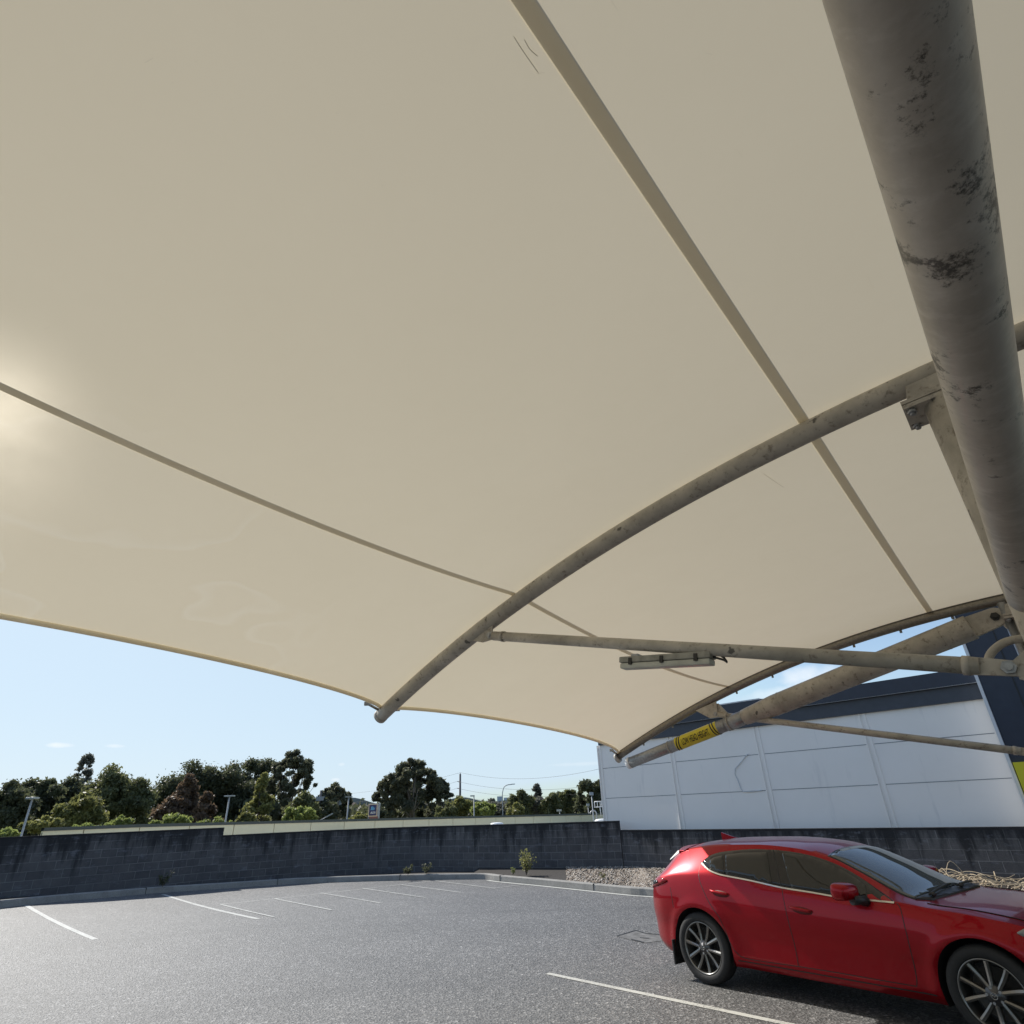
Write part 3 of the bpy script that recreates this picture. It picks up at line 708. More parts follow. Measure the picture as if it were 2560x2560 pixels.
# header beam (passes just under the ribs)
KB = .40
def hb(s): return C0+(beam(s)-C0)*KB
hbm = MB(); n = 64; pts = [hb(s) for s in np.linspace(-9, 9.25, 60)]
hbm.tube(pts, .0800, n, cap=True)
uv = []
for i in range(60):
    for k in range(n): uv.append((i/59*18.25*.4/1.6, k/n))
uv += [(0, 0)]*(len(hbm.v)-len(uv))
hbo = hbm.build('header_beam', M['beam'], can, uv=uv)
# weld rings on the beam
# posts
def post(s, v, r, name='post'):
    P = beam(s)+v*V; top = beam(s)[2]-.22
    m_ = MB().tube([(P[0], P[1], 0), (P[0], P[1], top)], r, 28)
    m_.tube([(P[0], P[1], .0), (P[0], P[1], .03)], r+.12, 28)
    return m_.build(name, M['steel'], can)
p1 = post(s1, .19, .15); p2 = post(s2, .05, .15); p0 = post(s0, .19, .15)
# bracket plates joining rib and post
def bracket(s, v0, par):
    zc = beam(s)[2]
    m_ = MB(); th = .012
    P = lambda v, z, d=0: frame_pt(s+d, v, z)
    for d in (-.09, .09):
        m_.prism([P(v0-.10, zc-.19, d), P(v0+.22, zc-.19, d), P(v0+.19, zc-.06, d), P(v0-.1, zc-.05, d)], LDIR*th)
    m_.build('rib_bracket', M['steel'], par)
    f_ = MB(); ax = (V, LDIR/np.linalg.norm(LDIR), UP)
    f_.box(P(v0+.0, zc-.20), .25, .14, .012, ax); f_.box(P(v0, zc-.232), .25, .14, .014, ax)
    f_.build('flange_plate', M['steel'], par)
    b_ = MB()
    for dv in (-.2, .21):
        for d in (-.1, .1):
            c = P(v0+dv, zc-.22, d); b_.tube([c+np.array([0, 0, -.06]), c+np.array([0, 0, .04])], .016, 6)
            b_.tube([c+np.array([0, 0, -.045]), c+np.array([0, 0, -.02])], .028, 6)
    b_.build('bolt', M['galv'], par)
bracket(s1, .19, rib1); bracket(s2, .05, rib2)
# struts
def strut(s, px_a, px_b, r, par_name='strut', r2=None):
    a = onframe(s, *px_a); b = onframe(s, *px_b); d = (b-a)/np.linalg.norm(b-a)
    t = MB().tube([a+d*.08, b-d*.16], r, 20); o = t.build(par_name, M['steel'], can)
    # lug plates with bolts at both ends
    l = MB(); side = LDIR/np.linalg.norm(LDIR); nrm = np.cross(side, d); nrm /= np.linalg.norm(nrm)
    for c, sg in ((a, 1), (b, -1)):
        q0 = c-d*sg*.04; q1 = c+d*sg*.22
        l.prism([q0-nrm*r*.8-side*.01, q1-nrm*r*1.05-side*.01, q1+nrm*r*1.05-side*.01, q0+nrm*r*.8-side*.01], side*.02)
        l.tube([c+d*sg*.2, c+d*sg*.235], r*1.14, 20)
    l.build('lug_plate', M['steel'], o)
    bo = MB()
    for c, sg in ((a, 1), (b, -1)):
        cc = c+d*sg*.04
        bo.tube([cc-side*.05, cc+side*.05], .02, 8)
        bo.tube([cc-side*.035, cc-side*.014], .036, 6); bo.tube([cc+side*.014, cc+side*.035], .036, 6)
    bo.build('bolt', M['galv'], o)
    return a, b, d
sa1, sb1, sd1 = strut(s1, (1222, 1589), (2548, 1672), .046)
sa2, sb2, sd2 = strut(s2, (1785, 1785), (2600, 1884), .044)
# cleats welded on the ribs where the struts pin
for s, a in ((s1, sa1), (s2, sa2)):
    v_ = (a-beam(s))@V; zr = beam(s)[2]+ribz(v_); zr2 = beam(s)[2]+ribz(v_+.28)
    c = MB(); P = lambda v, z: frame_pt(s-.03, v, z)
    c.prism([P(v_-.09, zr-.02), P(v_+.30, zr2-.03), P(v_+.07, a[2]-.06), P(v_-.07, a[2]-.06)], LDIR*.012)
    c.build('strut_cleat', M['steel'], can)
for s, b, par, v0 in ((s1, sb1, p1, .33), (s2, sb2, p2, .2)):
    c = MB(); P = lambda v, z: frame_pt(s-.015, v, z)
    c.prism([P(v0-.05, b[2]-.12), P(v0-.05, b[2]+.12), P(v0+.0, b[2]+.10), P(v0+.09, b[2]+.04), P(v0+.09, b[2]-.05)], LDIR*.016)
    c.build('post_cleat', M['steel'], par)
# thick telescoping arm under the outer rib
aA = onframe(s2, 2484, 1545); aT = onframe(s2, 1578, 1906); ad = (aT-aA)/np.linalg.norm(aT-aA); AL = np.linalg.norm(aT-aA)
def ap(t): return aA+ad*AL*t
arm = MB(); arm.tube([ap(.045), ap(.045)+ad*.001, ap(.52), ap(.60), ap(.612)], [.150, .155, .150, .118, .112], 36)
armo = arm.build('sloping_arm', M['steel'], can)
ar2 = MB(); ar2.tube([ap(.60), ap(.665)], .108, 30); ar2.tube([ap(.66), ap(.86)], .097, 30); ar2.tube([ap(.85), ap(1)], .090, 30); ar2.build('inner_tube', M['galv'], armo)
ring = MB()
for t, r in ((.10, .157), (.50, .154), (.655, .113), (.855, .1)): ring.tube([ap(t), ap(t)+ad*.012], r, 36)
ring.build('weld_ring', M['steel'], armo)
# eye end of the arm
sd_ = LDIR/np.linalg.norm(LDIR); nn = np.cross(sd_, ad); nn /= np.linalg.norm(nn)
eye = MB(); cc = aA-ad*.02; poly = []
for k in range(9):
    a = math.pi/2+math.pi*k/8; poly.append(cc+(.115*math.cos(a))*ad+(.115*math.sin(a))*nn*1.0-sd_*.03)
poly = poly+[cc+ad*.42-nn*.14-sd_*.03, cc+ad*.42+nn*.14-sd_*.03]
eye.prism(poly, sd_*.06); eye.build('eye_plate', M['steel'], armo)
bo = MB(); bo.tube([cc-sd_*.10, cc+sd_*.10], .028, 12); bo.tube([cc-sd_*.06, cc-sd_*.03], .052, 6); bo.build('pin', M['trim'], armo)
cap = MB(); cap.tube([ap(1), ap(1)+ad*.07], .093, 30); cap.build('end_cap', M['white'], armo)  # white stands in for sunlight on the galvanised arm end
# gusset on post two
gs = MB(); P = lambda v, z: frame_pt(s2-.02, v, z); zc = beam(s2)[2]
gs.prism([P(.18, zc-.05), P(.34, zc-.12), P(.33, zc-.30), P(.18, zc-.6)], LDIR*.03); gs.build('gusset', M['steel'], p2)
# link between arm and rib at the fabric corner, and cleat half way
lk = MB(); vq = 4.35; q0 = frame_pt(s2, vq, beam(s2)[2]+ribz(vq)-.05); q1 = ap(.655)+np.array([0, 0, .08]); lk.prism([q0+V*.12, q0-V*.12, q1-V*.05, q1+V*.08], LDIR*.014); lk.build('link_plate', M['steel'], can)
# conduit bend and galvanised downpipe at the posts
cp = MB(); pts = [onframe(s1, *p) for p in [(2468, 1665), (2474, 1640), (2488, 1622), (2508, 1608), (2532, 1600), (2560, 1596), (2590, 1594)]]
pts = [C0+(p-C0)*1.06 for p in pts]; cp.tube(smooth_path(pts, 4), .022, 12); cp.build('conduit', M['steel'], can)
dp = MB(); q0 = onframe(s2, 2524, 1556); dp.tube([(q0[0], q0[1], 0), (q0[0], q0[1], q0[2]+.25)], .05, 16)
dp.build('downpipe', M['galv'], can)

# warning sign wrapped on the arm
sg = thing('warning_sign', ap(.76), 'yellow LOW HEAD HEIGHT sign wrapped round the sloping canopy arm', 'sign')
tocam = C0-ap(.76); tocam /= np.linalg.norm(tocam); tocam = tocam-(tocam@ad)*ad; tocam /= np.linalg.norm(tocam); upn = np.cross(ad, tocam)
if upn[2] < 0: upn = -upn
RS = .104
def wrap(u_, w_, r=RS):     # u_ metres along the arm from the sign's middle towards the post, w_ up round the pipe
    a = w_/r; return ap(.76)-ad*u_+r*(math.cos(a)*tocam+math.sin(a)*upn)
SL = .40
vinyl = MB(); nA = 30
vs = [wrap(x, (k/nA-.5)*2*math.pi*RS*.8) for x in np.linspace(-SL, SL, 12) for k in range(nA+1)]
vinyl.add(vs, [(i*(nA+1)+k, i*(nA+1)+k+1, (i+1)*(nA+1)+k+1, (i+1)*(nA+1)+k) for i in range(11) for k in range(nA)], True)
vinyl.build('sign_sheet', M['sign_y'], sg)
st_ = MB()
for side, sgn in ((1, 1), (-1, 1)):
    for k in range(2):
        for j in range(12):
            w0 = (-.5+j/12)*.30; w1 = (-.5+(j+1)/12)*.30; x0 = side*(SL-.035-.045*k); w = .011
            sk = side*.22
            A_ = [wrap(x0-w-sk*w0*side*side*1.0*(1 if side > 0 else 1), w0, RS+.002), wrap(x0+w-sk*w0, w0, RS+.002), wrap(x0+w-sk*w1, w1, RS+.002), wrap(x0-w-sk*w1, w1, RS+.002)]
            st_.add(A_, [(0, 1, 2, 3)])
st_.build('sign_stripe', M['black'], sg)
def text_mesh(txt, width, height, bold=0.02, fine=0):
    cu = bpy.data.curves.new('text', 'FONT'); cu.body = txt; cu.align_x = 'CENTER'; cu.align_y = 'CENTER'; cu.offset = bold; cu.space_character = 1.05; cu.fill_mode = 'FRONT'
    o = bpy.data.objects.new('text', cu); col.objects.link(o); dg = bpy.context.evaluated_depsgraph_get(); dg.update()
    me = o.evaluated_get(dg).to_mesh(); V_ = np.array([v.co[:] for v in me.vertices]); F_ = [tuple(p.vertices) for p in me.polygons]
    o.evaluated_get(dg).to_mesh_clear(); bpy.data.objects.remove(o); bpy.data.curves.remove(cu)
    mn, mx = V_.min(0), V_.max(0); V_[:, 2] = 0; V_[:, 0] = (V_[:, 0]-(mn[0]+mx[0])/2)*width/(mx[0]-mn[0]); V_[:, 1] = (V_[:, 1]-(mn[1]+mx[1])/2)*height/(mx[1]-mn[1])
    if fine:
        bm = bmesh.new(); vv_ = [bm.verts.new(p) for p in V_]
        for f in F_:
            try: bm.faces.new([vv_[i] for i in f])
            except ValueError: pass
        bmesh.ops.triangulate(bm, faces=bm.faces)
        for _ in range(6):
            es = [e for e in bm.edges if e.calc_length() > fine]
            if not es: break
            bmesh.ops.subdivide_edges(bm, edges=es, cuts=1); bmesh.ops.triangulate(bm, faces=bm.faces)
        bm.verts.index_update(); V_ = np.array([v.co[:] for v in bm.verts]); F_ = [tuple(v.index for v in f.verts) for f in bm.faces]; bm.free()
    return V_, F_
tv, tf = text_mesh('LOW HEAD HEIGHT', .52, .105, .012, .014)
lt = MB(); lt.add([wrap(p[0], p[1], RS+.004) for p in tv], tf); lt.build('lettering', M['black'], sg)

# batten light hung from the near strut
q0 = onframe(s1, 1556, 1659); q1 = onframe(s1, 1783, 1646); q0 = q0-LDIR*.0; bl_ = thing('batten_light', (q0+q1)/2, 'dirty weatherproof batten light hanging under the near strut', 'light fitting')
bd = (q1-q0)/np.linalg.norm(q1-q0); bs = LDIR/np.linalg.norm(LDIR); bs = bs-(bs@bd)*bd; bs /= np.linalg.norm(bs); bu = np.cross(bs, bd); bu = bu if bu[2] > 0 else -bu
ctr = (q0+q1)/2; hl = np.linalg.norm(q1-q0)/2
hs = MB(); hs.box(ctr+bu*.022, hl, .05, .024, (bd, bs, bu)); hs.build('housing', M['batten'], bl_, bevel=.01)
hs = MB(); hs.box(ctr-bu*.026, hl*.985, .043, .022, (bd, bs, bu)); hs.build('diffuser', M['battenlens'], bl_, bevel=.012)
for t in (-.72, 0, .72):
    hs = MB(); hs.box(ctr+bd*hl*t-bs*.052+bu*.005, .014, .007, .026, (bd, bs, bu)); hs.box(ctr+bd*hl*t+bs*.052+bu*.005, .014, .007, .026, (bd, bs, bu)); hs.build('clip', M['cable'], bl_)
cb = MB(); top = ctr+bd*hl*.6+bu*.08
cb.tube(smooth_path([ctr-bd*hl*.05+bu*.115, ctr+bu*.085, ctr+bd*hl*.3+bu*.095, ctr+bd*hl*.55+bu*.06, ctr+bd*hl*.9+bu*.075, ctr+bd*hl*1.1+bu*.05, ctr+bd*hl*1.26-bu*.03, ctr+bd*hl*1.2-bu*.015, ctr+bd*hl*1.0+bu*.01], 4), .008, 6)
cb.tube(smooth_path([ctr+bd*hl*.2+bu*.05, ctr+bd*hl*.5+bu*.07, ctr+bd*hl*.8+bu*.1, ctr+bd*hl*1.05+bu*.04, ctr+bd*hl*1.2+bu*.0], 4), .006, 6)
cb.build('cable', M['cable'], bl_)
hs = MB(); hs.box(ctr+bd*hl*.62+bu*.075, .035, .012, .035, (bd, bs, bu)); hs.box(ctr-bd*hl*.66+bu*.055, .03, .03, .01, (bd, bs, bu)); hs.build('hanger', M['galv'], bl_)
# ------------------------------------------------------------------ CAR
CA = gnd(1755, 2370, .34); CB = gnd(2484, 2492, .34); cf = CB-CA; cf[2] = 0; SC = np.linalg.norm(cf)/2.7; cf /= np.linalg.norm(cf)
cn = np.array([-cf[1], cf[0], 0]); CO = np.array([CA[0], CA[1], 0])+cn*.88*SC   # centre line, rear axle, on the ground
def cw(x, y, z): return CO+cf*x*SC+cn*y*SC+UP*z*SC          # y: left (far side) positive
T_zt = pchip([-.80, -.785, -.76, -.70, -.62, -.5, -.42, -.36, -.16, .24, .74, 1.2, 1.5, 1.8, 2.1, 2.28, 2.38, 2.65, 2.9, 3.1, 3.3, 3.45, 3.58], [.58, .74, .90, 1.0, 1.075, 1.175, 1.235, 1.262, 1.31, 1.345, 1.352, 1.325, 1.262, 1.145, 1.01, .935, .915, .90, .87, .83, .77, .68, .5])
T_wr = pchip([-.8, -.7, -.5, -.3, .1, .8, 1.5, 2.0, 2.28, 2.45, 3.0, 3.4, 3.58], [.50, .56, .56, .575, .60, .61, .60, .66, .72, .76, .70, .52, .36])
T_cr = pchip([-.8, -.5, 0, .8, 1.5, 2.1, 2.3, 3.58], [.05, .05, .05, .045, .05, .06, .03, .04])
T_zb = pchip([-.8, -.76, -.7, -.5, -.2, .2, .46, 1.11, 1.6, 2.15, 2.4, 2.9, 3.2, 3.45, 3.58], [.52, .80, .90, .955, .99, 1.0, .985, .945, .92, .895, .87, .82, .75, .62, .44])
T_W = pchip([-.8, -.77, -.72, -.62, -.5, -.3, 0, .6, 1.3, 2.2, 2.7, 3.0, 3.2, 3.4, 3.52, 3.58], [.60, .69, .755, .81, .845, .87, .888, .884, .884, .886, .886, .86, .81, .69, .54, .42])
T_q = pchip([0, .08, .17, .27, .36, .50, .62, .70, .82, .93, 1.0], [.90, .948, .958, .962, .968, .990, 1.0, .999, .985, .962, .94])
T_zs = pchip([-.8, -.7, -.5, .4, 2.3, 3.2, 3.58], [.34, .28, .22, .20, .20, .20, .28])
def zrail(x): return max(T_zt(x)-T_cr(x), T_zb(x)+.004)
def ycar(x, z):
    zb, zs, W = T_zb(x), T_zs(x), T_W(x)
    if z <= zb:
        y = W*T_q((z-zs)/(zb-zs))
    else:
        zr = zrail(x); t = min(1, (z-zb)/max(zr-zb, 1e-3)); wb = .94*W; wr = min(T_wr(x), wb)
        y = wb+(wr-wb)*(t**1.25*.9+.1*t)
    for cx in (0, 2.7):
        d = math.hypot(x-cx, z-.326)
        if z < .85: y += .016*math.exp(-((d-.40)/.055)**2)
    return y
def ztop(x, y):
    zr = zrail(x); wr = min(T_wr(x), .94*T_W(x)); t = min(1, abs(y)/wr); return zr+(T_zt(x)-zr)*(1-t**2.4)
stations = sorted(set(list(np.linspace(-.80, -.70, 9))+list(np.linspace(-.70, -.30, 16))+list(np.linspace(-.3, 3.0, 100))+list(np.linspace(3.0, 3.58, 26))))
NB_, NC, NR = 34, 16, 10
def section(x):
    zb, zs = T_zb(x), T_zs(x); zr = zrail(x); pts = [(0, zs+.0), (.45*T_W(x), zs), (.8*T_W(x), zs)]
    for k in range(NB_+1): z = zs+(zb-zs)*k/NB_; pts.append((ycar(x, z), z))
    for k in range(1, NC+1): z = zb+(zr-zb)*k/NC; pts.append((ycar(x, z), z))
    wr = pts[-1][0]
    for k in range(1, NR+1):
        y = wr*(1-k/NR); pts.append((y, ztop(x, y)))
    return pts
body = MB(); secs = [section(x) for x in stations]; NP = len(secs[0]); ring_n = 2*(NP-1)
for x, s in zip(stations, secs):
    for y, z in s: body.v.append(tuple(cw(x, -y, z)))
    for y, z in s[-2:0:-1]: body.v.append(tuple(cw(x, y, z)))
for i in range(len(stations)-1):
    for k in range(ring_n): body.f.append((i*ring_n+k, i*ring_n+(k+1) % ring_n, (i+1)*ring_n+(k+1) % ring_n, (i+1)*ring_n+k))
body.f += [tuple(range(ring_n)), tuple((len(stations)-1)*ring_n+k for k in range(ring_n))[::-1]]; body.sm = [True]*(len(body.f)-2)+[False]*2
car = thing('parked_car', CO, 'red five door hatchback parked half under the canopy', 'car')
bodyo = body.build('body', M['red'], car)
bodyo.data.materials.append(M['trim'])
def cut(cx):
    out = []
    for sgn in (-1, 1):
        c = MB(); c.tube([cw(cx, sgn*.58, .326), cw(cx, sgn*1.15, .326)], .372*SC, 48)
        o = c.build('cutter', M['trim'], car); out.append(o)
    return out
cutters = cut(0)+cut(2.7)
for o in cutters:
    md = bodyo.modifiers.new('b', 'BOOLEAN'); md.object = o; md.operation = 'DIFFERENCE'; md.solver = 'EXACT'
    try: md.material_mode = 'TRANSFER'
    except Exception: pass
bpy.context.view_layer.update()
dg = bpy.context.evaluated_depsgraph_get(); nm_ = bpy.data.meshes.new_from_object(bodyo.evaluated_get(dg), depsgraph=dg)
bodyo.modifiers.clear(); bodyo.data = nm_; nm_.name = 'body'
for o in cutters: bpy.data.objects.remove(o)
try: nm_.shade_auto_smooth = True
except Exception: pass
bmm = bmesh.new(); bmm.from_mesh(nm_)
for f in bmm.faces: f.smooth = True
for e in bmm.edges:
    if len(e.link_faces) == 2 and e.calc_face_angle(0) > math.radians(38): e.smooth = False
bmm.to_mesh(nm_); bmm.free()
# --- features traced on the side and mapped to the skin
def sidept(zx, zy):                        # zoomed-photo trace -> (x, z) on the near flank
    px, py = 1600+zx*.4969, 2000+zy*.4969; q = ray(px, py); off = 0.0
    for _ in range(12):
        P0 = np.array([CA[0], CA[1], 0])+cn*off*SC; t = ((P0-C0)@cn)/(q@cn); X = C0+t*q; x = (X-CO)@cf/SC; z = X[2]/SC
        off = .5*off+.5*(.88-ycar(x, z))
    return x, z
def skin(x, z, d=0.0, side=-1): return cw(x, side*(ycar(x, z)+d), z)
def flank_poly(name, pts, mat, d, parent, side=-1, cuts=4, thick=.004):
    bm = bmesh.new(); vs = [bm.verts.new((x, 0, z)) for x, z in pts]; bm.faces.new(vs)
    bmesh.ops.triangulate(bm, faces=bm.faces)
    for _ in range(cuts):
        es = [e for e in bm.edges if e.calc_length() > .07]
        if not es: break
        bmesh.ops.subdivide_edges(bm, edges=es, cuts=1, use_grid_fill=False); bmesh.ops.triangulate(bm, faces=bm.faces)
    bmesh.ops.beautify_fill(bm, faces=bm.faces, edges=bm.edges)
    m_ = MB(); idx = {v: i for i, v in enumerate(bm.verts)}
    inner_ = [tuple(skin(v.co.x, v.co.z, d, side)) for v in bm.verts]; m_.add(inner_, [tuple(idx[v] for v in f.verts) for f in bm.faces], True)
    bnd = [e for e in bm.edges if e.is_boundary]
    o_ = len(m_.v); bi = {}
    for e in bnd:
        for v in e.verts:
            if v not in bi: bi[v] = len(m_.v); m_.v.append(tuple(skin(v.co.x, v.co.z, d-thick-.004, side)))
        a, b = e.verts; m_.f.append((idx[a], idx[b], bi[b], bi[a])); m_.sm.append(False)
    bm.free(); return m_.build(name, mat, parent)
def rounded(pts, r=.018, n=3):
    out = []; N = len(pts)
    for i in range(N):
        p0, p1, p2 = np.array(pts[i-1]), np.array(pts[i]), np.array(pts[(i+1) % N])
        a = (p0-p1); b = (p2-p1); la, lb = np.linalg.norm(a), np.linalg.norm(b); rr = min(r, la*.4, lb*.4); s = p1+a/la*rr; e = p1+b/lb*rr
        for k in range(n+1): t = k/n; out.append(tuple((1-t)**2*s+2*t*(1-t)*p1+t*t*e))
    return out
def line_on(name, pts, w, mat, d, parent, side=-1, dens=.04, h=.003):
    P = []; 
    for a, b in zip(pts[:-1], pts[1:]):
        nseg = max(1, int(math.hypot(b[0]-a[0], b[1]-a[1])/dens))
        for k in range(nseg): t = k/nseg; P.append((a[0]+(b[0]-a[0])*t, a[1]+(b[1]-a[1])*t))
    P.append(pts[-1]); P = [np.array(p) for p in P]; L2 = offset_path(P, w/2); R2 = offset_path(P, -w/2); m_ = MB()
    for l, r in zip(L2, R2): m_.v += [tuple(skin(*l, -.001, side)), tuple(skin(*l, d, side)), tuple(skin(*r, d, side)), tuple(skin(*r, -.001, side))]
    m_.f = [(i*4+j, i*4+j+1, i*4+5+j, i*4+4+j) for i in range(len(P)-1) for j in range(3)]; m_.sm = [False]*len(m_.f)
    return m_.build(name, mat, parent)
def sm2(pts, n=5): return [tuple(p) for p in smooth_path([np.array(p, float) for p in pts], n)]
tr_ = lambda L: [sidept(*p) for p in L]
top_c = sm2(tr_([(312, 313), (330, 294), (370, 272), (430, 258), (560, 247), (640, 249), (700, 252), (800, 266), (900, 290), (1000, 328), (1100, 383), (1200, 452), (1280, 512)]), 3)
bot_c = sm2(tr_([(1280, 515), (1180, 505), (1000, 487), (860, 463), (715, 440), (560, 405), (430, 380), (385, 368), (345, 349), (312, 316)]), 3)
rear_gap = sm2(tr_([(322, 318), (305, 300)]), 1)
for side in (-1, 1):
    dlo = flank_poly('window_surround', top_c+bot_c[1:-1], M['glossblack'], .004, car, side, 5)
    q1_ = rounded(tr_([(352, 303), (372, 288), (418, 278), (427, 374), (392, 366), (353, 345)]), .012)
    flank_poly('window', q1_, M['glass'], .008, car, side, 5)
    q2_ = rounded(tr_([(432, 275), (520, 264), (640, 262), (652, 330), (666, 420), (560, 402), (438, 376)]), .014)
    flank_poly('window', q2_, M['glass'], .008, car, side, 5)
    q3_ = rounded(tr_([(716, 264), (790, 273), (860, 286), (940, 313), (1020, 350), (1090, 392), (1136, 428), (1146, 490), (1040, 480), (900, 464), (766, 445), (738, 350)]), .014)
    flank_poly('window', q3_, M['glass'], .008, car, side, 5)
    line_on('chrome_strip', bot_c, .013, M['chrome'], .010, car, side)
    line_on('door_gap', tr_([(672, 252), (690, 330), (713, 440)]), .008, M['black'], .0062, car, side)
    line_on('door_gap', sm2(tr_([(713, 440), (735, 560), (765, 680), (790, 790), (797, 838)]), 3), .007, M['black'], .0012, car, side)
    line_on('door_gap', sm2(tr_([(306, 318), (295, 380), (312, 440), (350, 520), (398, 590), (430, 660), (458, 728), (490, 772), (530, 796), (640, 815), (797, 838), (1000, 870), (1200, 905), (1393, 938)]), 3), .007, M['black'], .0012, car, side)
    line_on('door_gap', sm2(tr_([(1290, 518), (1310, 545), (1328, 620), (1348, 700), (1372, 800), (1392, 900), (1393, 938)]), 3), .007, M['black'], .0012, car, side)
    line_on('bumper_gap', sm2(tr_([(152, 440), (160, 490), (168, 540)]), 3), .006, M['black'], .0012, car, side)
    # handles
    for (cx_, cz_, nm2) in [(*sidept(405, 472), 'r'), (*sidept(815, 557), 'f')]:
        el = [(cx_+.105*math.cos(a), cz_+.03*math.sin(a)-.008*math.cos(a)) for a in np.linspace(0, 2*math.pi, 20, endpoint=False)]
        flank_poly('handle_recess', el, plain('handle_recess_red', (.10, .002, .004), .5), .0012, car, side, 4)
        hm = MB(); prof = np.linspace(-1, 1, 13)
        P = [skin(cx_+.11*t-.012, cz_+.012-.010*t, .012+.016*(1-t**4), side) for t in prof]
        hm.tube(P, [(.010+.006*(1-t**4))*SC for t in prof], 12); hm.build('door_handle', M['red'], car)
    # mirror
    mx_, mz_ = 1.80, .965
    mir = MB(); c0 = np.array([mx_, .985, mz_]); nu, nv_ = 24, 14
    for i in range(nv_+1):
        a = -math.pi/2+math.pi*i/nv_
        for k in range(nu):
            b = 2*math.pi*k/nu; se = lambda v, p: math.copysign(abs(v)**p, v)
            X = .085*se(math.cos(a), .55)*se(math.cos(b), .7); Y = .115*se(math.sin(b), .6)*se(math.cos(a), .55); Z = .068*se(math.sin(a), .62)
            X += .02*(Y/.115)*-1-.012; Z *= 1-.12*(X/.085); 
            mir.v.append(tuple(cw(c0[0]+X, side*(c0[1]+Y), c0[2]+Z)))
    mir.f = [(i*nu+k, i*nu+(k+1) % nu, (i+1)*nu+(k+1) % nu, (i+1)*nu+k) for i in range(nv_) for k in range(nu)]; mir.sm = [True]*len(mir.f)
    mo = mir.build('door_mirror', M['red'], car)
    mg = MB(); mg.box(cw(mx_-.088, side*.985, mz_-.004), .006*SC, .088*SC, .050*SC, (cf, cn, UP)); mg.build('mirror_glass', M['glossblack'], mo, bevel=.01)
    stk = MB(); stk.tube([cw(mx_+.09, side*.84, .885), cw(mx_+.07, side*.90, .895), cw(mx_+.03, side*.965, .91)], [.045*SC, .036*SC, .05*SC], 12); stk.build('mirror_stalk', M['trim'], mo)
    # tail lamp
    tl = rounded([(-.775, .80), (-.70, .845), (-.60, .865), (-.47, .90), (-.40, .93), (-.47, .955), (-.60, .955), (-.72, .92), (-.765, .87)], .02)
    lm = flank_poly('tail_light', tl, M['lamp_red'], .012, car, side, 5, .01)
    flank_poly('lens_inset', rounded([(-.735, .855), (-.66, .875), (-.56, .90), (-.60, .925), (-.70, .905)], .015), M['glossblack'], .015, lm, side, 4)
    # headlamp
    hlm = rounded([(2.98, .755), (3.10, .70), (3.35, .64), (3.44, .62), (3.40, .68), (3.2, .755), (3.05, .79)], .02)
    flank_poly('headlight', hlm, M['lamp_clear'], .008, car, side, 4, .01)
    # sill trim and mud flaps
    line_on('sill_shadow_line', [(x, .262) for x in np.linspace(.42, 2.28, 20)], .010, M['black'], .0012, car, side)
    fl = MB(); fl.box(cw(-.40, side*.80, .245), .008*SC, .085*SC, .115*SC, (cf, cn, UP)); fl.build('mud_flap', M['trim'], car)
# roof panel joints, windscreen, rear window, spoiler
def top_poly(name, pts, mat, d, parent, cuts=5):
    bm = bmesh.new(); vs = [bm.verts.new((x, y, 0)) for x, y in pts]; bm.faces.new(vs); bmesh.ops.triangulate(bm, faces=bm.faces)
    for _ in range(cuts):
        es = [e for e in bm.edges if e.calc_length() > .07]
        if not es: break
        bmesh.ops.subdivide_edges(bm, edges=es, cuts=1); bmesh.ops.triangulate(bm, faces=bm.faces)
    bmesh.ops.beautify_fill(bm, faces=bm.faces, edges=bm.edges)
    m_ = MB(); idx = {v: i for i, v in enumerate(bm.verts)}
    m_.add([tuple(cw(v.co.x, v.co.y, ztop(v.co.x, v.co.y)+d)) for v in bm.verts], [tuple(idx[v] for v in f.verts) for f in bm.faces], True)
    bi = {}
    for e in [e for e in bm.edges if e.is_boundary]:
        for v in e.verts:
            if v not in bi: bi[v] = len(m_.v); m_.v.append(tuple(cw(v.co.x, v.co.y, ztop(v.co.x, v.co.y)-.004)))
        a, b = e.verts; m_.f.append((idx[a], idx[b], bi[b], bi[a])); m_.sm.append(False)
    bm.free(); return m_.build(name, mat, parent)
def wsy(x, k=.985): return min(T_wr(x), .94*T_W(x))*k
xs_ = np.linspace(1.5, 2.27, 10)
ws = [(x+.035*0, -wsy(x)) for x in xs_]+[(2.30, -.35), (2.31, 0), (2.30, .35)]+[(x, wsy(x)) for x in xs_[::-1]]+[(1.485, .35), (1.48, 0), (1.485, -.35)]
top_poly('windscreen_surround', ws, M['glossblack'], .004, car)
ws2 = [(x, -wsy(x, .955)) for x in np.linspace(1.525, 2.25, 10)]+[(2.27, -.33), (2.275, 0), (2.27, .33)]+[(x, wsy(x, .955)) for x in np.linspace(2.25, 1.525, 10)]+[(1.51, .33), (1.505, 0), (1.51, -.33)]
wsg = top_poly('windscreen', ws2, glossy('windscreen_glass', (.09, .105, .105), .02, .9), .008, car)  # base colour greyed to stand in for the canopy reflected in the glass
rwp = [(x, -wsy(x, .86)) for x in np.linspace(-.68, -.46, 6)]+[(x, wsy(x, .86)) for x in np.linspace(-.46, -.68, 6)]
top_poly('rear_window', rwp, M['glass'], .006, car)
cowl = [(2.26, -.70), (2.36, -.60), (2.40, -.3), (2.41, 0), (2.40, .3), (2.36, .60), (2.26, .70), (2.29, .35), (2.30, 0), (2.29, -.35)]
cow = top_poly('wiper_cowl', cowl, M['trim'], .012, car)
wi = MB()
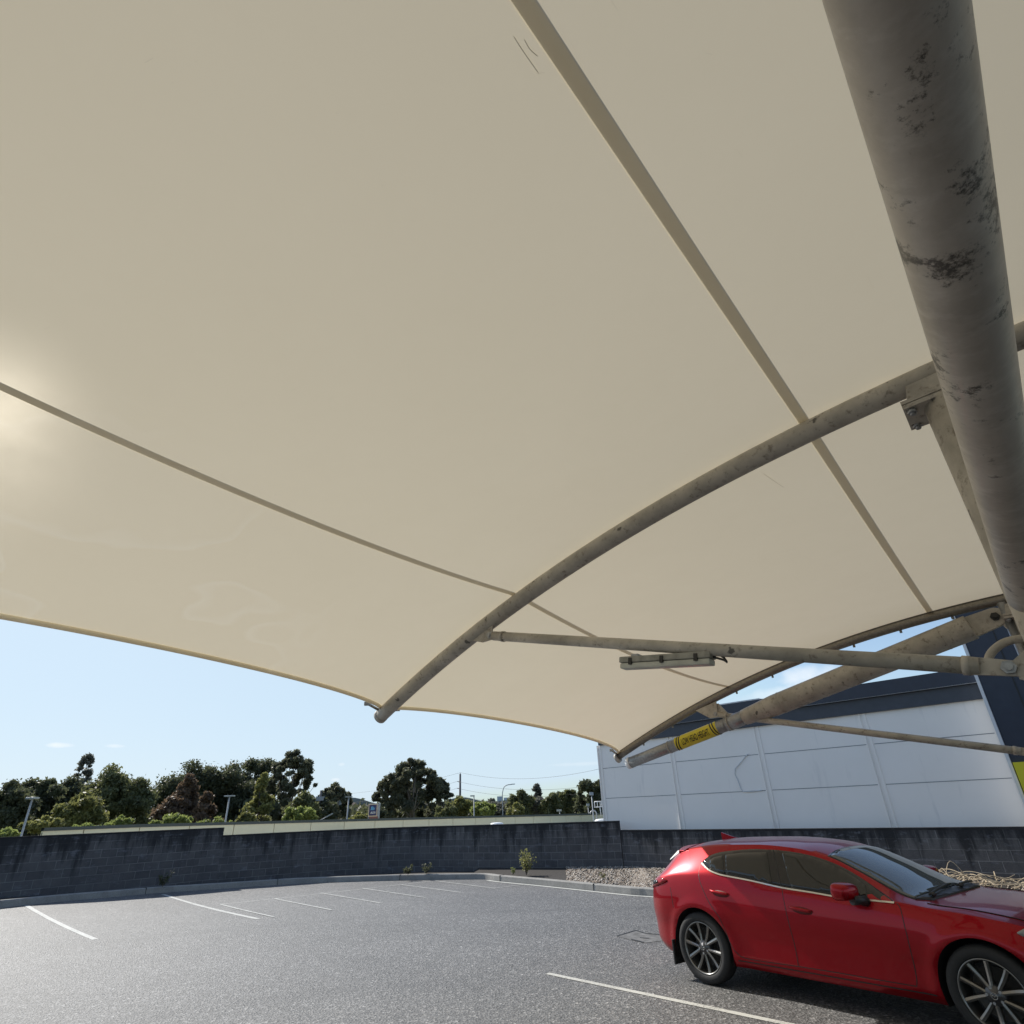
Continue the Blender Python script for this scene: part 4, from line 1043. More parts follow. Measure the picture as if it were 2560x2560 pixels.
for y0, y1 in ((-.55, .10), (.12, .66)):
    P = [cw(2.33-.05*t, y0+(y1-y0)*t, ztop(2.33-.05*t, y0+(y1-y0)*t)+.030) for t in np.linspace(0, 1, 10)]; wi.tube(P, .010*SC, 8)
    wi.tube([cw(2.37, y0+.02, ztop(2.37, y0)+.03), cw(2.345, y0+.02, ztop(2.345, y0)+.04)], .02*SC, 8)
wi.build('wiper', M['trim'], car)
sp_ = MB(); rows = []
for y in np.linspace(-.60, .60, 25):
    e = abs(y/.60); xr = -.52+.17*e**2.2; xm = -.40+.12*e**2; zt0 = ztop(-.33, y)
    rows.append([cw(-.22, y, ztop(-.22, y)+.004), cw(xm, y, min(ztop(-.33, y)+.004, ztop(xm+.06, y)+.006)), cw(xr, y, 1.262-.035*e**2.5), cw(xr-.01, y, 1.235-.035*e**2.5), cw(xm+.02, y, 1.205-.03*e**2)])
for r_ in rows: sp_.v += [tuple(p) for p in r_]
k5 = 5; sp_.f = [(i*k5+j, i*k5+(j+1) % k5, (i+1)*k5+(j+1) % k5, (i+1)*k5+j) for i in range(24) for j in range(k5)]+[tuple(range(5)), tuple(24*5+k for k in range(5))[::-1]]; sp_.sm = [True]*(24*5)+[False]*2
sp_.build('rear_spoiler', M['red'], car)
for sgn in (-1, 1):        # pale deflectors at the rear window edges
    dfm = MB(); dfm.add([cw(-.385, sgn*.575, 1.228), cw(-.33, sgn*.585, 1.222), cw(-.50, sgn*.610, 1.125), cw(-.52, sgn*.585, 1.13)], [(0, 1, 2, 3)]); dfm.build('window_deflector', M['white'], car)
fin = MB(); bx = -.02; fin.prism([cw(bx-.10, -.012, ztop(bx-.10, 0)), cw(bx+.12, -.012, ztop(bx+.12, 0)), cw(bx+.02, -.012, ztop(bx, 0)+.035), cw(bx-.10, -.012, ztop(bx, 0)+.072)], cn*.024*SC); fin.build('roof_antenna', M['red'], car, bevel=.004)
line_hood = MB()
for sgn in (-1, 1):
    P = [cw(x, sgn*(wsy(x, .97)+.0), ztop(x, wsy(x, .97))+.0035) for x in np.linspace(2.36, 3.3, 24)]; line_hood.tube(P, .004, 5)
line_hood.build('bonnet_gap', M['black'], car)
# grille, plates
gr = MB(); gr.box(cw(3.585, 0, .46), .012*SC, .36*SC, .10*SC, (cf, cn, UP)); gr.build('grille', M['trim'], car)
ub = MB(); ub.box(cw(1.35, 0, .235), 1.75*SC, .62*SC, .045*SC, (cf, cn, UP)); ub.build('underbody', M['trim'], car)
# wheels
def wheel(x, side):
    yf = .872; rot = random.Random(int(x*10)+side).uniform(0, 1.2)+(.31 if x > 1 else .0)
    r = .326
    def P(rad, ang, y): return cw(x+rad*math.cos(ang), side*y, .326+rad*math.sin(ang))
    def lathe(prof, n=72):
        m_ = MB()
        for k in range(n):
            a = 2*math.pi*k/n
            for rad, y in prof: m_.v.append(tuple(P(rad, a, y)))
        L2 = len(prof); m_.f = [(k*L2+j, k*L2+j+1, ((k+1) % n)*L2+j+1, ((k+1) % n)*L2+j) for k in range(n) for j in range(L2-1)]; m_.sm = [True]*len(m_.f); return m_
    wt = lathe([(.232, .70), (.300, .675), (.322, .70), (.326, .73), (.326, .83), (.320, .855), (.305, .872), (.280, .880), (.252, .876), (.238, .866), (.232, .85)])
    w = wt.build('wheel', M['rubber'], car)
    lathe([(.205, .68), (.215, .80), (.222, .858), (.228, .868), (.236, .870), (.239, .862), (.232, .852), (.232, .70)]).build('rim', M['wheelface'], w)
    lathe([(.0, .735), (.17, .735), (.172, .74), (.172, .72)]).build('brake_disc', plain('brake_iron', (.16, .15, .14), .5, .6), w)
    lathe([(.0, .70), (.205, .70)]).build('wheel_barrel', M['trim'], w)
    hub = lathe([(.0, .862), (.028, .862), (.030, .858), (.060, .852), (.075, .835), (.075, .78)], 40); hub.build('hub', M['wheel'], w)
    for k in range(5):
        for sg2 in (-1, 1):
            a0 = rot+2*math.pi*k/5; a = a0+sg2*.30; ai = a0+sg2*.42
            m_ = MB(); q = []
            for t in np.linspace(0, 1, 6):
                rad = .058+(.222-.058)*t; ac = ai+(a-ai)*(t**.5); wd = (.015+.004*t)*(1.0); yy = .852-.008*math.sin(math.pi*t)+.008*t
                tn = np.array([-math.sin(ac), math.cos(ac)]); cx_, cz_ = rad*math.cos(ac), rad*math.sin(ac)
                for (o1, dy) in ((-wd, -.045), (-wd*.85, -.004), (-wd*.1*sg2, .004), (wd*.85, -.004), (wd, -.045)):
                    q.append(tuple(cw(x+cx_+tn[0]*o1, side*(yy+dy), .326+cz_+tn[1]*o1)))
            m_.v = q; m_.f = [(i*5+j, i*5+j+1, i*5+6+j, i*5+5+j) for i in range(5) for j in range(4)]; m_.sm = [False]*len(m_.f)
            m_.build('spoke', M['wheelface'], w)
        ln_ = MB(); aa = rot+2*math.pi*(k+.5)/5
        ln_.tube([P(.052, aa, .80), P(.052, aa, .856)], .011*SC, 6); ln_.build('wheel_nut', M['galv'], w)
    # small winged emblem ring on the hub
    em = MB(); em.tube([P(.021, a, .8635) for a in np.linspace(0, 2*math.pi, 25)], .0018, 5, cap=False)
    em.tube([cw(x+dx*.019, side*.864, .326+dz*.019) for dx, dz in ((-.9, .25), (-.45, .2), (0, -.3), (.45, .2), (.9, .25))], .0018, 5)
    em.build('emblem', M['chrome'], w)
    return w
for x in (0, 2.7):
    for side in (-1, 1): wheel(x, side)
for x in (0, 2.7):                        # dark liners inside the arches
    for side in (-1, 1):
        m_ = MB(); n = 32; prof = [(.369, .862), (.369, .585), (.0, .585)]
        for k in range(n+1):
            a = -.35+(math.pi+.7)*k/n
            for rad, y in prof: m_.v.append(tuple(cw(x+rad*math.cos(a), side*y, .326+rad*math.sin(a))))
        m_.f = [(k*3+j, k*3+j+1, k*3+4+j, k*3+3+j) for k in range(n) for j in range(2)]; m_.sm = [True]*len(m_.f)
        m_.build('wheel_arch_liner', M['trim'], car)

# ------------------------------------------------------------------ TREES
LEAF = {
 'dark': mat_leaf('foliage_dark', (0.03, 0.036, 0.02), (0.115, 0.125, 0.065)),
 'mid': mat_leaf('foliage_mid', (0.046, 0.056, 0.024), (0.175, 0.185, 0.08)),
 'olive': mat_leaf('foliage_olive', (0.06, 0.066, 0.024), (0.25, 0.25, 0.085)),
 'lime': mat_leaf('foliage_lime', (0.085, 0.11, 0.035), (0.26, 0.3, 0.09), .4),
 'brown': mat_leaf('foliage_brown', (0.055, 0.04, 0.028), (0.165, 0.115, 0.075)),
 'grey': mat_leaf('foliage_greygreen', (0.06, 0.062, 0.052), (0.2, 0.2, 0.16)),
 'eucalypt': mat_leaf('foliage_eucalypt', (0.042, 0.046, 0.03), (0.16, 0.165, 0.1)),
}
def leaf_cards(r, centers, radii, n, size, shell=.55, flat=.8):
    k = len(centers); idx = r.choice(k, n, p=radii**2/np.sum(radii**2)); d = r.normal(size=(n, 3)); d /= np.linalg.norm(d, axis=1)[:, None]
    rad = radii[idx]*(shell+(1-shell)*r.random(n))*(1+.10*r.normal(size=n)); far_ = r.random(n) < .28; rad = np.where(far_, rad*r.uniform(1.0, 1.45, n), rad); P = centers[idx]+d*rad[:, None]*np.array([1, 1, flat])
    a = r.normal(size=(n, 3)); a /= np.linalg.norm(a, axis=1)[:, None]; b = np.cross(a, r.normal(size=(n, 3))); b /= np.linalg.norm(b, axis=1)[:, None]
    s = size*(.5+r.random(n))[:, None]; a *= s; b *= s*.55
    Vv = np.stack([P-a, P-b*.9, P+a, P+b*.9], 1).reshape(-1, 3); return Vv
def tree(cx, ytop, w, ybot, dist, kind, label, style='round', dens=1.0, seed=1, name='tree', cat='tree', group='trees beyond the parapet', leaf=.30, bark='barkdark', base=-5):
    r = np.random.default_rng(seed*7+3); c = at(cx, (ytop+ybot)/2, dist); dep = (c-C0)@cF; ppm = dep/FPX
    zt = at(cx, ytop, dist)[2]; zb = at(cx, ybot, dist)[2]; R = w/2*ppm*1.12; Hh = zt-zb; root = np.array([c[0], c[1], base])
    t = thing(name, root, label, cat, group)
    cen = []; rad = []
    if style in ('round', 'shrub'):
        for i in range(26):
            u_ = r.normal(size=3); u_ /= np.linalg.norm(u_); q = r.uniform(.3, .85); rr = r.uniform(.20, .42)
            cen.append((c[0]+u_[0]*R*q, c[1]+u_[1]*R*q, zb+Hh*.5+u_[2]*Hh*.5*q*.95)); rad.append(rr*min(R, Hh*.6))
        cen.append((c[0], c[1], zb+Hh*.5)); rad.append(.5*min(R, Hh/2)); cen.append((c[0], c[1], zt-.3*min(R, Hh/2))); rad.append(.3*min(R, Hh/2))
        if Hh > 2.2*R:
            for i in range(10): q = r.random(); cen.append((c[0]+r.normal()*R*.35, c[1]+r.normal()*R*.3, zb+Hh*q)); rad.append(r.uniform(.3, .5)*R)
    elif style == 'cone':
        for i in range(22):
            q = r.random()**.8; rr = R*(1-q*.85); a = r.uniform(0, 6.28); cen.append((c[0]+math.cos(a)*rr*.62, c[1]+math.sin(a)*rr*.62, zb+Hh*(.05+.85*q))); rad.append(max(.16*R, rr*.42))
        cen.append((c[0], c[1], zt-.14*R)); rad.append(.16*R)
    elif style == 'umbrella':      # tall open eucalypt: foliage on the outer canopy, bare limbs below
        for i in range(64):
            a = r.uniform(0, 6.28); q = r.uniform(0, 1)**.6; el = r.uniform(0, 1); cen.append((c[0]+math.cos(a)*R*q*.86, c[1]+math.sin(a)*R*q*.7, zt-Hh*(.10+.34*q*q+.18*r.random()))); rad.append(r.uniform(.07, .16)*R)
        for i in range(16):
            a = r.uniform(0, 6.28); cen.append((c[0]+math.cos(a)*R*r.uniform(.1, .8), c[1]+math.sin(a)*R*.5, zb+Hh*r.uniform(.1, .55))); rad.append(r.uniform(.10, .2)*R)
    elif style == 'wispy':
        for i in range(70):
            q = r.random(); rr = R*(1-.8*q); a = r.uniform(0, 6.28); cen.append((c[0]+math.cos(a)*rr*.7, c[1]+math.sin(a)*rr*.7, zb+Hh*q)); rad.append(r.uniform(.10, .2)*R)
    cen = np.array(cen); rad = np.array(rad)
    zoff = zt-(cen[:, 2]+rad*.85).max(); cen[:, 2] += zoff*((cen[:, 2]-zb)/max(Hh, .1)).clip(0, 1)
    n = int(dens*min(22000, 5.5*(np.sum(rad**2)*12.6)/(leaf**2)))
    Vv = leaf_cards(r, cen, rad, n, leaf, shell=.35 if style != 'wispy' else .1)
    me = bpy.data.meshes.new('crown'); Vv = Vv-root; m_ = len(Vv)//4
    me.vertices.add(len(Vv)); me.vertices.foreach_set('co', Vv.ravel().astype(np.float32)); me.loops.add(m_*4); me.loops.foreach_set('vertex_index', np.arange(m_*4, dtype=np.int32))
    me.polygons.add(m_); me.polygons.foreach_set('loop_start', np.arange(0, m_*4, 4, dtype=np.int32)); me.polygons.foreach_set('loop_total', np.full(m_, 4, dtype=np.int32)); me.update(calc_edges=True)
    me.materials.append(LEAF[kind]); o = bpy.data.objects.new('crown', me); col.objects.link(o); o.parent = t
    tk = MB(); top = np.array([c[0], c[1], zb+Hh*.55]); tr0 = max(.10, R*.05)
    tk.tube(smooth_path([root, root*.5+top*.5+np.array([r.normal()*.3, r.normal()*.3, 0]), top], 4), [tr0*(1-.6*i/8) for i in range(9)], 8)
    for i in r.choice(len(cen), min(len(cen), 16 if style in ('umbrella', 'wispy') else 8), replace=False):
        q = r.uniform(.35, .95); st = root*(1-q)+top*q if style != 'umbrella' else np.array([c[0], c[1], zb-.3+Hh*.35*r.random()]); e = cen[i]; md = (st+e)/2+np.array([0, 0, -.06*Hh])
        tk.tube([st, md, e], [tr0*.42, tr0*.28, tr0*.12], 6)
    tk.build('trunk', M[bark], t)
    return t
T = [
 # cx, ytop, w, ybot, dist, kind, style, dens, label
 (12, 1950, 120, 2085, 92, 'dark', 'round', 1, 'dark broad tree at the far left edge of the treeline'),
 (88, 1944, 92, 2080, 100, 'dark', 'round', .9, 'dark tree with a flat top just right of the left lamp'),
 (165, 1938, 120, 2070, 104, 'dark', 'round', 1, 'dense dark tree below the wispy treetop'),
 (203, 1884, 80, 2010, 112, 'grey', 'wispy', .28, 'thin wispy grey treetop poking out above the left treeline'),
 (262, 1908, 112, 2068, 96, 'mid', 'round', .75, 'ragged green tree, tallest of the left clump'),
 (205, 1978, 110, 2072, 86, 'olive', 'round', .8, 'olive tree low in front of the ragged green tree'),
 (332, 1942, 110, 2066, 94, 'mid', 'round', .7, 'rounded open tree beside the gap in the left treeline'),
 (468, 1896, 180, 2062, 104, 'dark', 'round', 1.2, 'huge dark domed tree behind the reddish brown tree'),
 (575, 1902, 150, 2060, 106, 'dark', 'round', 1.1, 'dark domed tree behind the taller twin headed lamp'),
 (640, 1893, 90, 2050, 110, 'dark', 'round', 1, 'dark tree between the domed tree and the tall eucalypt'),
 (462, 1934, 120, 2066, 84, 'brown', 'cone', 1, 'reddish brown pointed tree in front of the dark dome'),
 (512, 1978, 90, 2066, 80, 'brown', 'cone', .8, 'shorter reddish brown tree right of the pointed one'),
 (422, 1990, 80, 2066, 82, 'brown', 'round', .7, 'low brownish tree left of the reddish pointed one'),
 (652, 1932, 92, 2062, 84, 'olive', 'cone', 1.1, 'upright yellow green tree in front of the tall eucalypt'),
 (728, 1871, 124, 2058, 98, 'eucalypt', 'umbrella', 1.1, 'tall open eucalypt with bare limbs and umbrella crown'),
 (757, 1978, 80, 2056, 88, 'mid', 'round', .8, 'green tree at the foot of the tall umbrella eucalypt'),
 (832, 1957, 96, 2050, 95, 'eucalypt', 'umbrella', 1.5, 'smaller rounded eucalypt left of the blue sign'),
 (808, 1995, 70, 2052, 90, 'dark', 'round', 1, 'dark lower tree behind the leaning bracket lamp'),
 (1032, 1893, 150, 2044, 100, 'eucalypt', 'umbrella', 1.9, 'large spreading eucalypt right of the blue sign'),
 (975, 1940, 80, 2044, 101, 'eucalypt', 'umbrella', 1.1, 'left drooping limb crown of the spreading eucalypt group'),
 (1098, 1942, 66, 2042, 101, 'eucalypt', 'umbrella', 1.3, 'right hand shorter eucalypt of the spreading group'),
 (1040, 1962, 90, 2046, 108, 'dark', 'round', .55, 'dark tree filling the shade under the spreading eucalypt'),
 (1148, 1990, 60, 2042, 92, 'olive', 'round', .8, 'yellowish tree behind the tall power pole'),
 (1120, 2008, 60, 2042, 90, 'mid', 'round', .9, 'low green tree left of the power pole'),
 (1212, 2004, 62, 2040, 84, 'lime', 'round', .8, 'bright lime tree between the power pole and the curved lamp'),
 (1230, 1996, 56, 2038, 104, 'grey', 'round', .9, 'grey green tree behind the lime tree'),
 (1268, 2004, 56, 2038, 102, 'grey', 'round', .9, 'grey green tree at the foot of the curved street lamp'),
 (1304, 1974, 60, 2038, 92, 'mid', 'round', 1, 'round topped green tree right of the curved street lamp'),
 (1290, 2006, 40, 2038, 86, 'olive', 'shrub', .9, 'small olive tree below the round topped green tree'),
 (1344, 1958, 50, 2036, 96, 'grey', 'wispy', .45, 'feathery grey treetop in the right treeline'),
 (1348, 1992, 56, 2036, 94, 'grey', 'round', .9, 'dull grey tree under the feathery treetop'),
 (1384, 1981, 60, 2034, 92, 'mid', 'round', 1, 'green tree right of the feathery treetop'),
 (1422, 1973, 66, 2034, 94, 'mid', 'round', 1, 'broad green tree left of the dark pines'),
 (1455, 1961, 46, 2032, 90, 'dark', 'cone', 1.4, 'dark pointed tree near the grey warehouse'),
 (1490, 1951, 54, 2032, 88, 'dark', 'round', 1.3, 'dark round tree touching the grey warehouse edge'),
 # low shrubs just over the parapet
 (108, 2040, 92, 2076, 70, 'olive', 'shrub', .9, 'rounded yellow green bush right of the leaning left lamp'),
 (12, 2072, 60, 2096, 66, 'lime', 'shrub', .8, 'pale lime bush at the left edge above the block wall'),
 (215, 2058, 70, 2074, 72, 'lime', 'shrub', .5, 'sparse lime bush above the left end of the parapet'),
 (300, 2038, 70, 2070, 74, 'lime', 'shrub', .45, 'loose pale bush under the rounded open tree'),
 (438, 2034, 100, 2070, 74, 'lime', 'shrub', 1.2, 'bright green bush below the reddish brown tree'),
 (538, 2042, 84, 2066, 75, 'lime', 'shrub', .6, 'pale leafy bush around the taller lamp'),
 (610, 2030, 50, 2064, 76, 'olive', 'shrub', .9, 'olive bush at the foot of the yellow green tree'),
 (748, 2016, 92, 2058, 76, 'lime', 'shrub', .9, 'bright green bush left of the leaning bracket lamp'),
 (895, 2030, 50, 2052, 84, 'olive', 'shrub', .8, 'small olive bush left of the blue sign'),
 (945, 2012, 46, 2050, 92, 'dark', 'shrub', .8, 'dark bush touching the right side of the blue sign'),
]
for i, (cx, yt, w, yb, d, kind, style, dens, lab) in enumerate(T):
    shrub = style == 'shrub'
    tree(cx, yt, w, yb+14, d, kind, lab, style, dens*.95, seed=i+1, name='shrub' if shrub else 'tree', cat='shrub' if shrub else 'tree',
         group='shrubs beyond the parapet' if shrub else 'trees beyond the parapet', leaf=.16 if shrub else .20, bark='bark' if style == 'umbrella' else 'barkdark')
# a far mass of undergrowth behind the parapet, and wooded ridge on the horizon
r = np.random.default_rng(99); cen = []; rad = []
for px in np.arange(-120, 1520, 9):
    d = 108+r.uniform(-6, 10); hr = 2050-.03*px-(r.uniform(4, 30) if px < 800 else r.uniform(0, 14)); p = at(px, hr, d); cen.append(p-np.array([0, 0, 1.4])); rad.append(r.uniform(1.2, 2.4))
Vv = leaf_cards(r, np.array(cen), np.array(rad), 16000, .5, .3); mb = MB(); mb.v = [tuple(p) for p in Vv]; mb.f = [tuple(range(4*i, 4*i+4)) for i in range(len(Vv)//4)]; mb.sm = [False]*len(mb.f)
tag(mb.build('undergrowth', LEAF['dark']), 'dark tangled undergrowth filling the gaps low in the treeline', 'undergrowth', kind='stuff')
hl_ = MB(); top = [at(px, 2008+6*math.sin(px*.02)+5*math.sin(px*.047+1)-.004*px, 900) for px in range(600, 1500, 12)]
for p in top: hl_.v += [tuple(p), (p[0], p[1], -5), (p[0]*1.1, p[1]*1.1, -5)]
hl_.f = [(3*i+j, 3*i+j+1, 3*i+4+j, 3*i+3+j) for i in range(len(top)-1) for j in range(2)]; hl_.sm = [True]*len(hl_.f)
tag(hl_.build('hills', plain('hazy_wooded_hill', (.20, .22, .22), .95, scale=.05, vary=.3)), kind='structure')
# brownish house roofs on the rise behind
def house(px, py, wpx, d, label, c):
    p = at(px, py, d); dep = (p-C0)@cF; w = wpx*dep/FPX; h = w*.28; t = thing('house', (p[0], p[1], -5), label, 'house', 'houses on the rise')
    m_ = MB(); zt = p[2]; m_.box((p[0], p[1], (zt-h-5)/2), w/2, w/3, (zt-h+5)/2); m_.build('wall', plain('house_wall', (.40, .36, .31), .8), t)
    m_ = MB(); x0, x1, y0, y1 = p[0]-w*.56, p[0]+w*.56, p[1]-w*.38, p[1]+w*.38; zr = zt-h
    m_.add([(x0, y0, zr), (x1, y0, zr), (x1, y1, zr), (x0, y1, zr), (p[0]-w*.25, p[1], zt), (p[0]+w*.25, p[1], zt)], [(0, 1, 5, 4), (1, 2, 5), (2, 3, 4, 5), (3, 0, 4), (0, 3, 2, 1)]); m_.build('roof', plain('roof_tiles', c, .8, scale=1), t)
    m_ = MB(); m_.box((p[0]-w*.15, p[1]-w/3-.03, zr-h*.6), w*.08, .03, h*.3); m_.build('window', M['glossblack'], t)
house(880, 2006, 30, 210, 'tiled house roof left of the blue sign', (.16, .11, .085)); house(912, 2012, 24, 220, 'second smaller roof right against the blue sign', (.20, .15, .12)); house(1112, 2012, 26, 230, 'distant roof between the eucalypt group and the power pole', (.22, .16, .12))
def tower(px, py, wpx, d, ybase, label):
    p = at(px, py, d); dep = (p-C0)@cF; w = wpx*dep/FPX; t = thing('apartment_tower', (p[0], p[1], -5), label, 'apartment tower', 'far apartment towers')
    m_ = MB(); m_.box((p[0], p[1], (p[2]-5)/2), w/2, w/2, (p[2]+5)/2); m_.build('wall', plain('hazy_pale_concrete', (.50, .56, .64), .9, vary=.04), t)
    wm = MB(); hgt = p[2]-at(px, ybase, d)[2]
    for k in range(6): wm.box((p[0], p[1]-w/2-.1, p[2]-hgt*(k+.6)/6), w*.42, .1, hgt/6*.2)
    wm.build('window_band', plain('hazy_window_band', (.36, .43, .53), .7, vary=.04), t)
tower(1250, 1991, 14, 1300, 2008, 'pale hazy high rise left of the curved street lamp'); tower(1266, 1994, 13, 1350, 2008, 'pale hazy high rise behind the curved street lamp')

# ------------------------------------------------------------------ POLES AND LAMPS
def lamp(ptop, pbot, d, label, style, hw=22, r=.06):
    a = at(*ptop, d); ppm = ((a-C0)@cF)/FPX; t = thing('street_lamp', (a[0], a[1], -5), label, 'street lamp', 'lamps beyond the wall')
    m_ = MB().tube([(a[0], a[1], -5), (a[0], a[1], a[2])], [r*1.5, r], 10); m_.build('pole', M['polegrey'], t)
    rt = np.array([cR[0], cR[1], 0]); rt /= np.linalg.norm(rt); fw = np.array([-rt[1], rt[0], 0]); h = MB()
    if style == 'double':
        for sg3 in (-1, 1): h.box(a+rt*sg3*hw*.27*ppm+UP*.03, hw*.23*ppm, .22, .05, (rt, fw, (UP+rt*.06*sg3)/1.0))
    elif style == 'single': h.box(a+rt*hw*.35*ppm*(-1)+UP*.02, hw*.5*ppm, .15, .07, (rt, fw, UP))
    elif style == 'ball': h.box(a+rt*hw*.0*ppm+UP*.12, .17, .14, .13, (rt, fw, UP))
    elif style == 'floods':
        for k in (-.5, -.15, .25): h.box(a+rt*hw*k*ppm, .1, .08, .1, (rt, fw, UP))
        h.tube([a-rt*hw*.5*ppm, a+rt*hw*.5*ppm], .03, 6)
    h.build('lamp_head', M['lamphead'], t, bevel=.02); return t
lamp((81, 1997), (0, 0), 46, 'leaning looking grey lamp with twin flat heads at the far left', 'double', 22, .05)
lamp((574, 1991), (0, 0), 60, 'tall grey lamp with twin flat heads in front of the dark domed tree', 'double', 23, .06)
lamp((636, 2018), (0, 0), 88, 'short grey lamp with one small head in front of the yellow green tree', 'single', 10, .06)
lamp((872, 1993), (0, 0), 80, 'grey lamp with a flat head left of the blue sign', 'double', 17, .07)
lamp((1185, 1990), (0, 0), 80, 'small right angled grey lamp right of the power pole', 'single', 11, .06)
lamp((1479, 1988), (0, 0), 62, 'white boxy lamp on a thin pole near the warehouse', 'ball', 5, .045)
lamp((1470, 2015), (0, 0), 78, 'small low lamp in front of the dark pointed tree', 'ball', 4, .04)
lamp((1399, 2026), (0, 0), 74, 'short pole with a bar of little floodlights', 'floods', 10, .04)
# curved arm street lamp
a = at(1256, 1990, 90); rt = np.array([cR[0], cR[1], 0]); rt /= np.linalg.norm(rt); ppm = ((a-C0)@cF)/FPX
t = thing('street_lamp', (a[0], a[1], -5), 'tall curved arm street lamp against the sky', 'street lamp', 'lamps beyond the wall')
m_ = MB(); m_.tube(smooth_path([np.array([a[0], a[1], -5]), a-UP*.5, a+UP*9*ppm+rt*1*ppm, a+UP*20*ppm+rt*5*ppm, a+UP*24.5*ppm+rt*13*ppm, a+UP*25.5*ppm+rt*24*ppm], 5), .055, 8); m_.build('pole', M['polegrey'], t)
m_ = MB(); m_.box(a+UP*26*ppm+rt*28*ppm, 4.5*ppm, .12, .05, (rt, np.array([-rt[1], rt[0], 0]), UP)); m_.build('lamp_head', M['lamphead'], t)
# leaning bracket light
a = at(800, 2051, 78); b = at(824, 2038, 78); t = thing('floodlight', a, 'leaning bracket light poking over the parapet', 'floodlight')
m_ = MB().tube([a-UP*.6, a, b], .05, 8); m_.build('bracket', M['polegrey'], t); m_ = MB(); m_.box(b, .35, .15, .07, ((b-a)/np.linalg.norm(b-a), np.array([0, 1., 0]), UP)); m_.build('lamp_head', M['lamphead'], t)
# timber pole at the left clump
a = at(803, 1976, 90); t = thing('utility_pole', (a[0], a[1], -5), 'short grey pole standing in front of the smaller rounded eucalypt', 'pole')
MB().tube([(a[0], a[1], -5), a], .14, 10).build('pole', M['timberpole'], t)
m_ = MB(); m_.box(a-UP*1.0, .5, .3, .25); m_.build('transformer_box', M['polegrey'], t)
# main power pole and its lines
PD = 110; a = at(1150.5, 1935, PD); ppm = ((a-C0)@cF)/FPX
up_ = thing('utility_pole', (a[0], a[1], -5), 'tall dark power pole carrying four wires against the sky', 'power pole')
MB().tube([(a[0], a[1], -5), a], [.24, .16], 12).build('pole', M['timberpole'], up_)
m_ = MB(); att = []
for py in (1955, 1972, 1990):
    c = at(1150.5, py, PD); e = c-rt*7*ppm+UP*1.5*ppm; m_.tube([c, e], .07, 6); att.append(e)
m_.build('crossarm', M['timberpole'], up_)
m_ = MB(); tp = at(1151, 1931.5, PD); m_.tube([a, tp], .06, 6); m_.build('insulator', M['lamphead'], up_); att = [tp]+att
for k, (e, lp, rp, lab) in enumerate([(att[0], (860, 1985), (1500, 1922), 'topmost thin power wire running off the pole top'), (att[1], (850, 2010), (1530, 1956), 'second power wire below the topmost one'),
                                    (att[2], (850, 2030), (1530, 1972), 'third power wire from the top of the pole'), (att[3], (860, 2048), (1530, 1990), 'lowest power wire, nearly lost against the trees')]):
    l0 = at(*lp, PD*1.25); r0 = at(*rp, PD*.8); w_m = MB()
    for p, q in ((l0, e), (e, r0)):
        L3 = [p+(q-p)*t_-UP*(1.1 if q is r0 else .5)*4*t_*(1-t_) for t_ in np.linspace(0, 1, 24)]; w_m.tube(L3, .016, 5)
    o = w_m.build('power_line', M['cable'], None, loc=Vector(e)); tag(o, lab, 'power line', 'wires on the power pole')
# ------------------------------------------------------------------ SHOP SIGN PYLON
SD = 68; c = at(1003, 2000, SD); ppm = ((c-C0)@cF)/FPX; fwd = np.array([c[0], c[1], 0])/np.hypot(c[0], c[1]); rt2 = np.array([fwd[1], -fwd[0], 0]); sx = (rt2, -fwd, UP)
ps = thing('sign_pylon', (c[0], c[1], -5), 'roadside pylon with a navy supermarket sign reading ALDI', 'sign')
def sp3(px, py, d=0.0): p = at(px, py, SD); return np.array([p[0], p[1], p[2]])-fwd*d
def srect(name, x0, y0, x1, y1, d, mat, par, th=.04):
    a, b = sp3(x0, y0), sp3(x1, y1); cc = (a+b)/2-fwd*d; cc[2] = (a[2]+b[2])/2; m_ = MB(); m_.box(cc, abs(x1-x0)*ppm/2, th/2, abs(a[2]-b[2])/2, sx); return m_.build(name, mat, par)
srect('pylon_body', 985.5, 2009, 1044.5, 2150, -.45, plain('pylon_grey', (.30, .33, .38), .5), ps, .9) if False else srect('pylon_body', 918, 2009, 945.5, 2150, -.45, plain('pylon_grey', (.30, .33, .38), .5), ps, .9)
bd_ = srect('sign_border', 921.5, 2010, 943, 2041, .06, plain('cream_sign_border', (.62, .50, .38), .5), ps, .06)
srect('sign_face', 923.5, 2012.5, 941, 2038.5, .11, plain('sign_navy', (.006, .014, .10), .35, vary=.05), ps, .05)
srect('lower_panel', 921.5, 2041.5, 943, 2090, .05, plain('faded_red_panel', (.20, .08, .07), .6), ps, .05)
tv, tf = text_mesh('ALDI', 11.5*ppm, 4.2*ppm*1.05, .03); tc_ = sp3(932.3, 2031.5, .16); m_ = MB(); m_.add([tc_+rt2*p[0]+UP*p[1] for p in tv], tf); m_.build('lettering', M['white'], ps)
lg = MB(); lc = sp3(932.2, 2020.5, .16)
for k in range(4):                       # slanted bars forming the stylised letter
    x0 = (-5+2.3*k)*ppm; pts_ = [lc+rt2*x0+UP*(-4*ppm), lc+rt2*(x0+1.5*ppm)+UP*(-4*ppm), lc+rt2*(x0+1.5*ppm+1.6*ppm)+UP*((4-1.7*max(0, k-1))*ppm), lc+rt2*(x0+1.6*ppm)+UP*((4-1.7*max(0, k-1))*ppm)]
    lg.add(pts_, [(0, 1, 2, 3)])
lg.build('logo', plain('logo_light_blue', (.10, .42, .75), .4, vary=.05), ps)
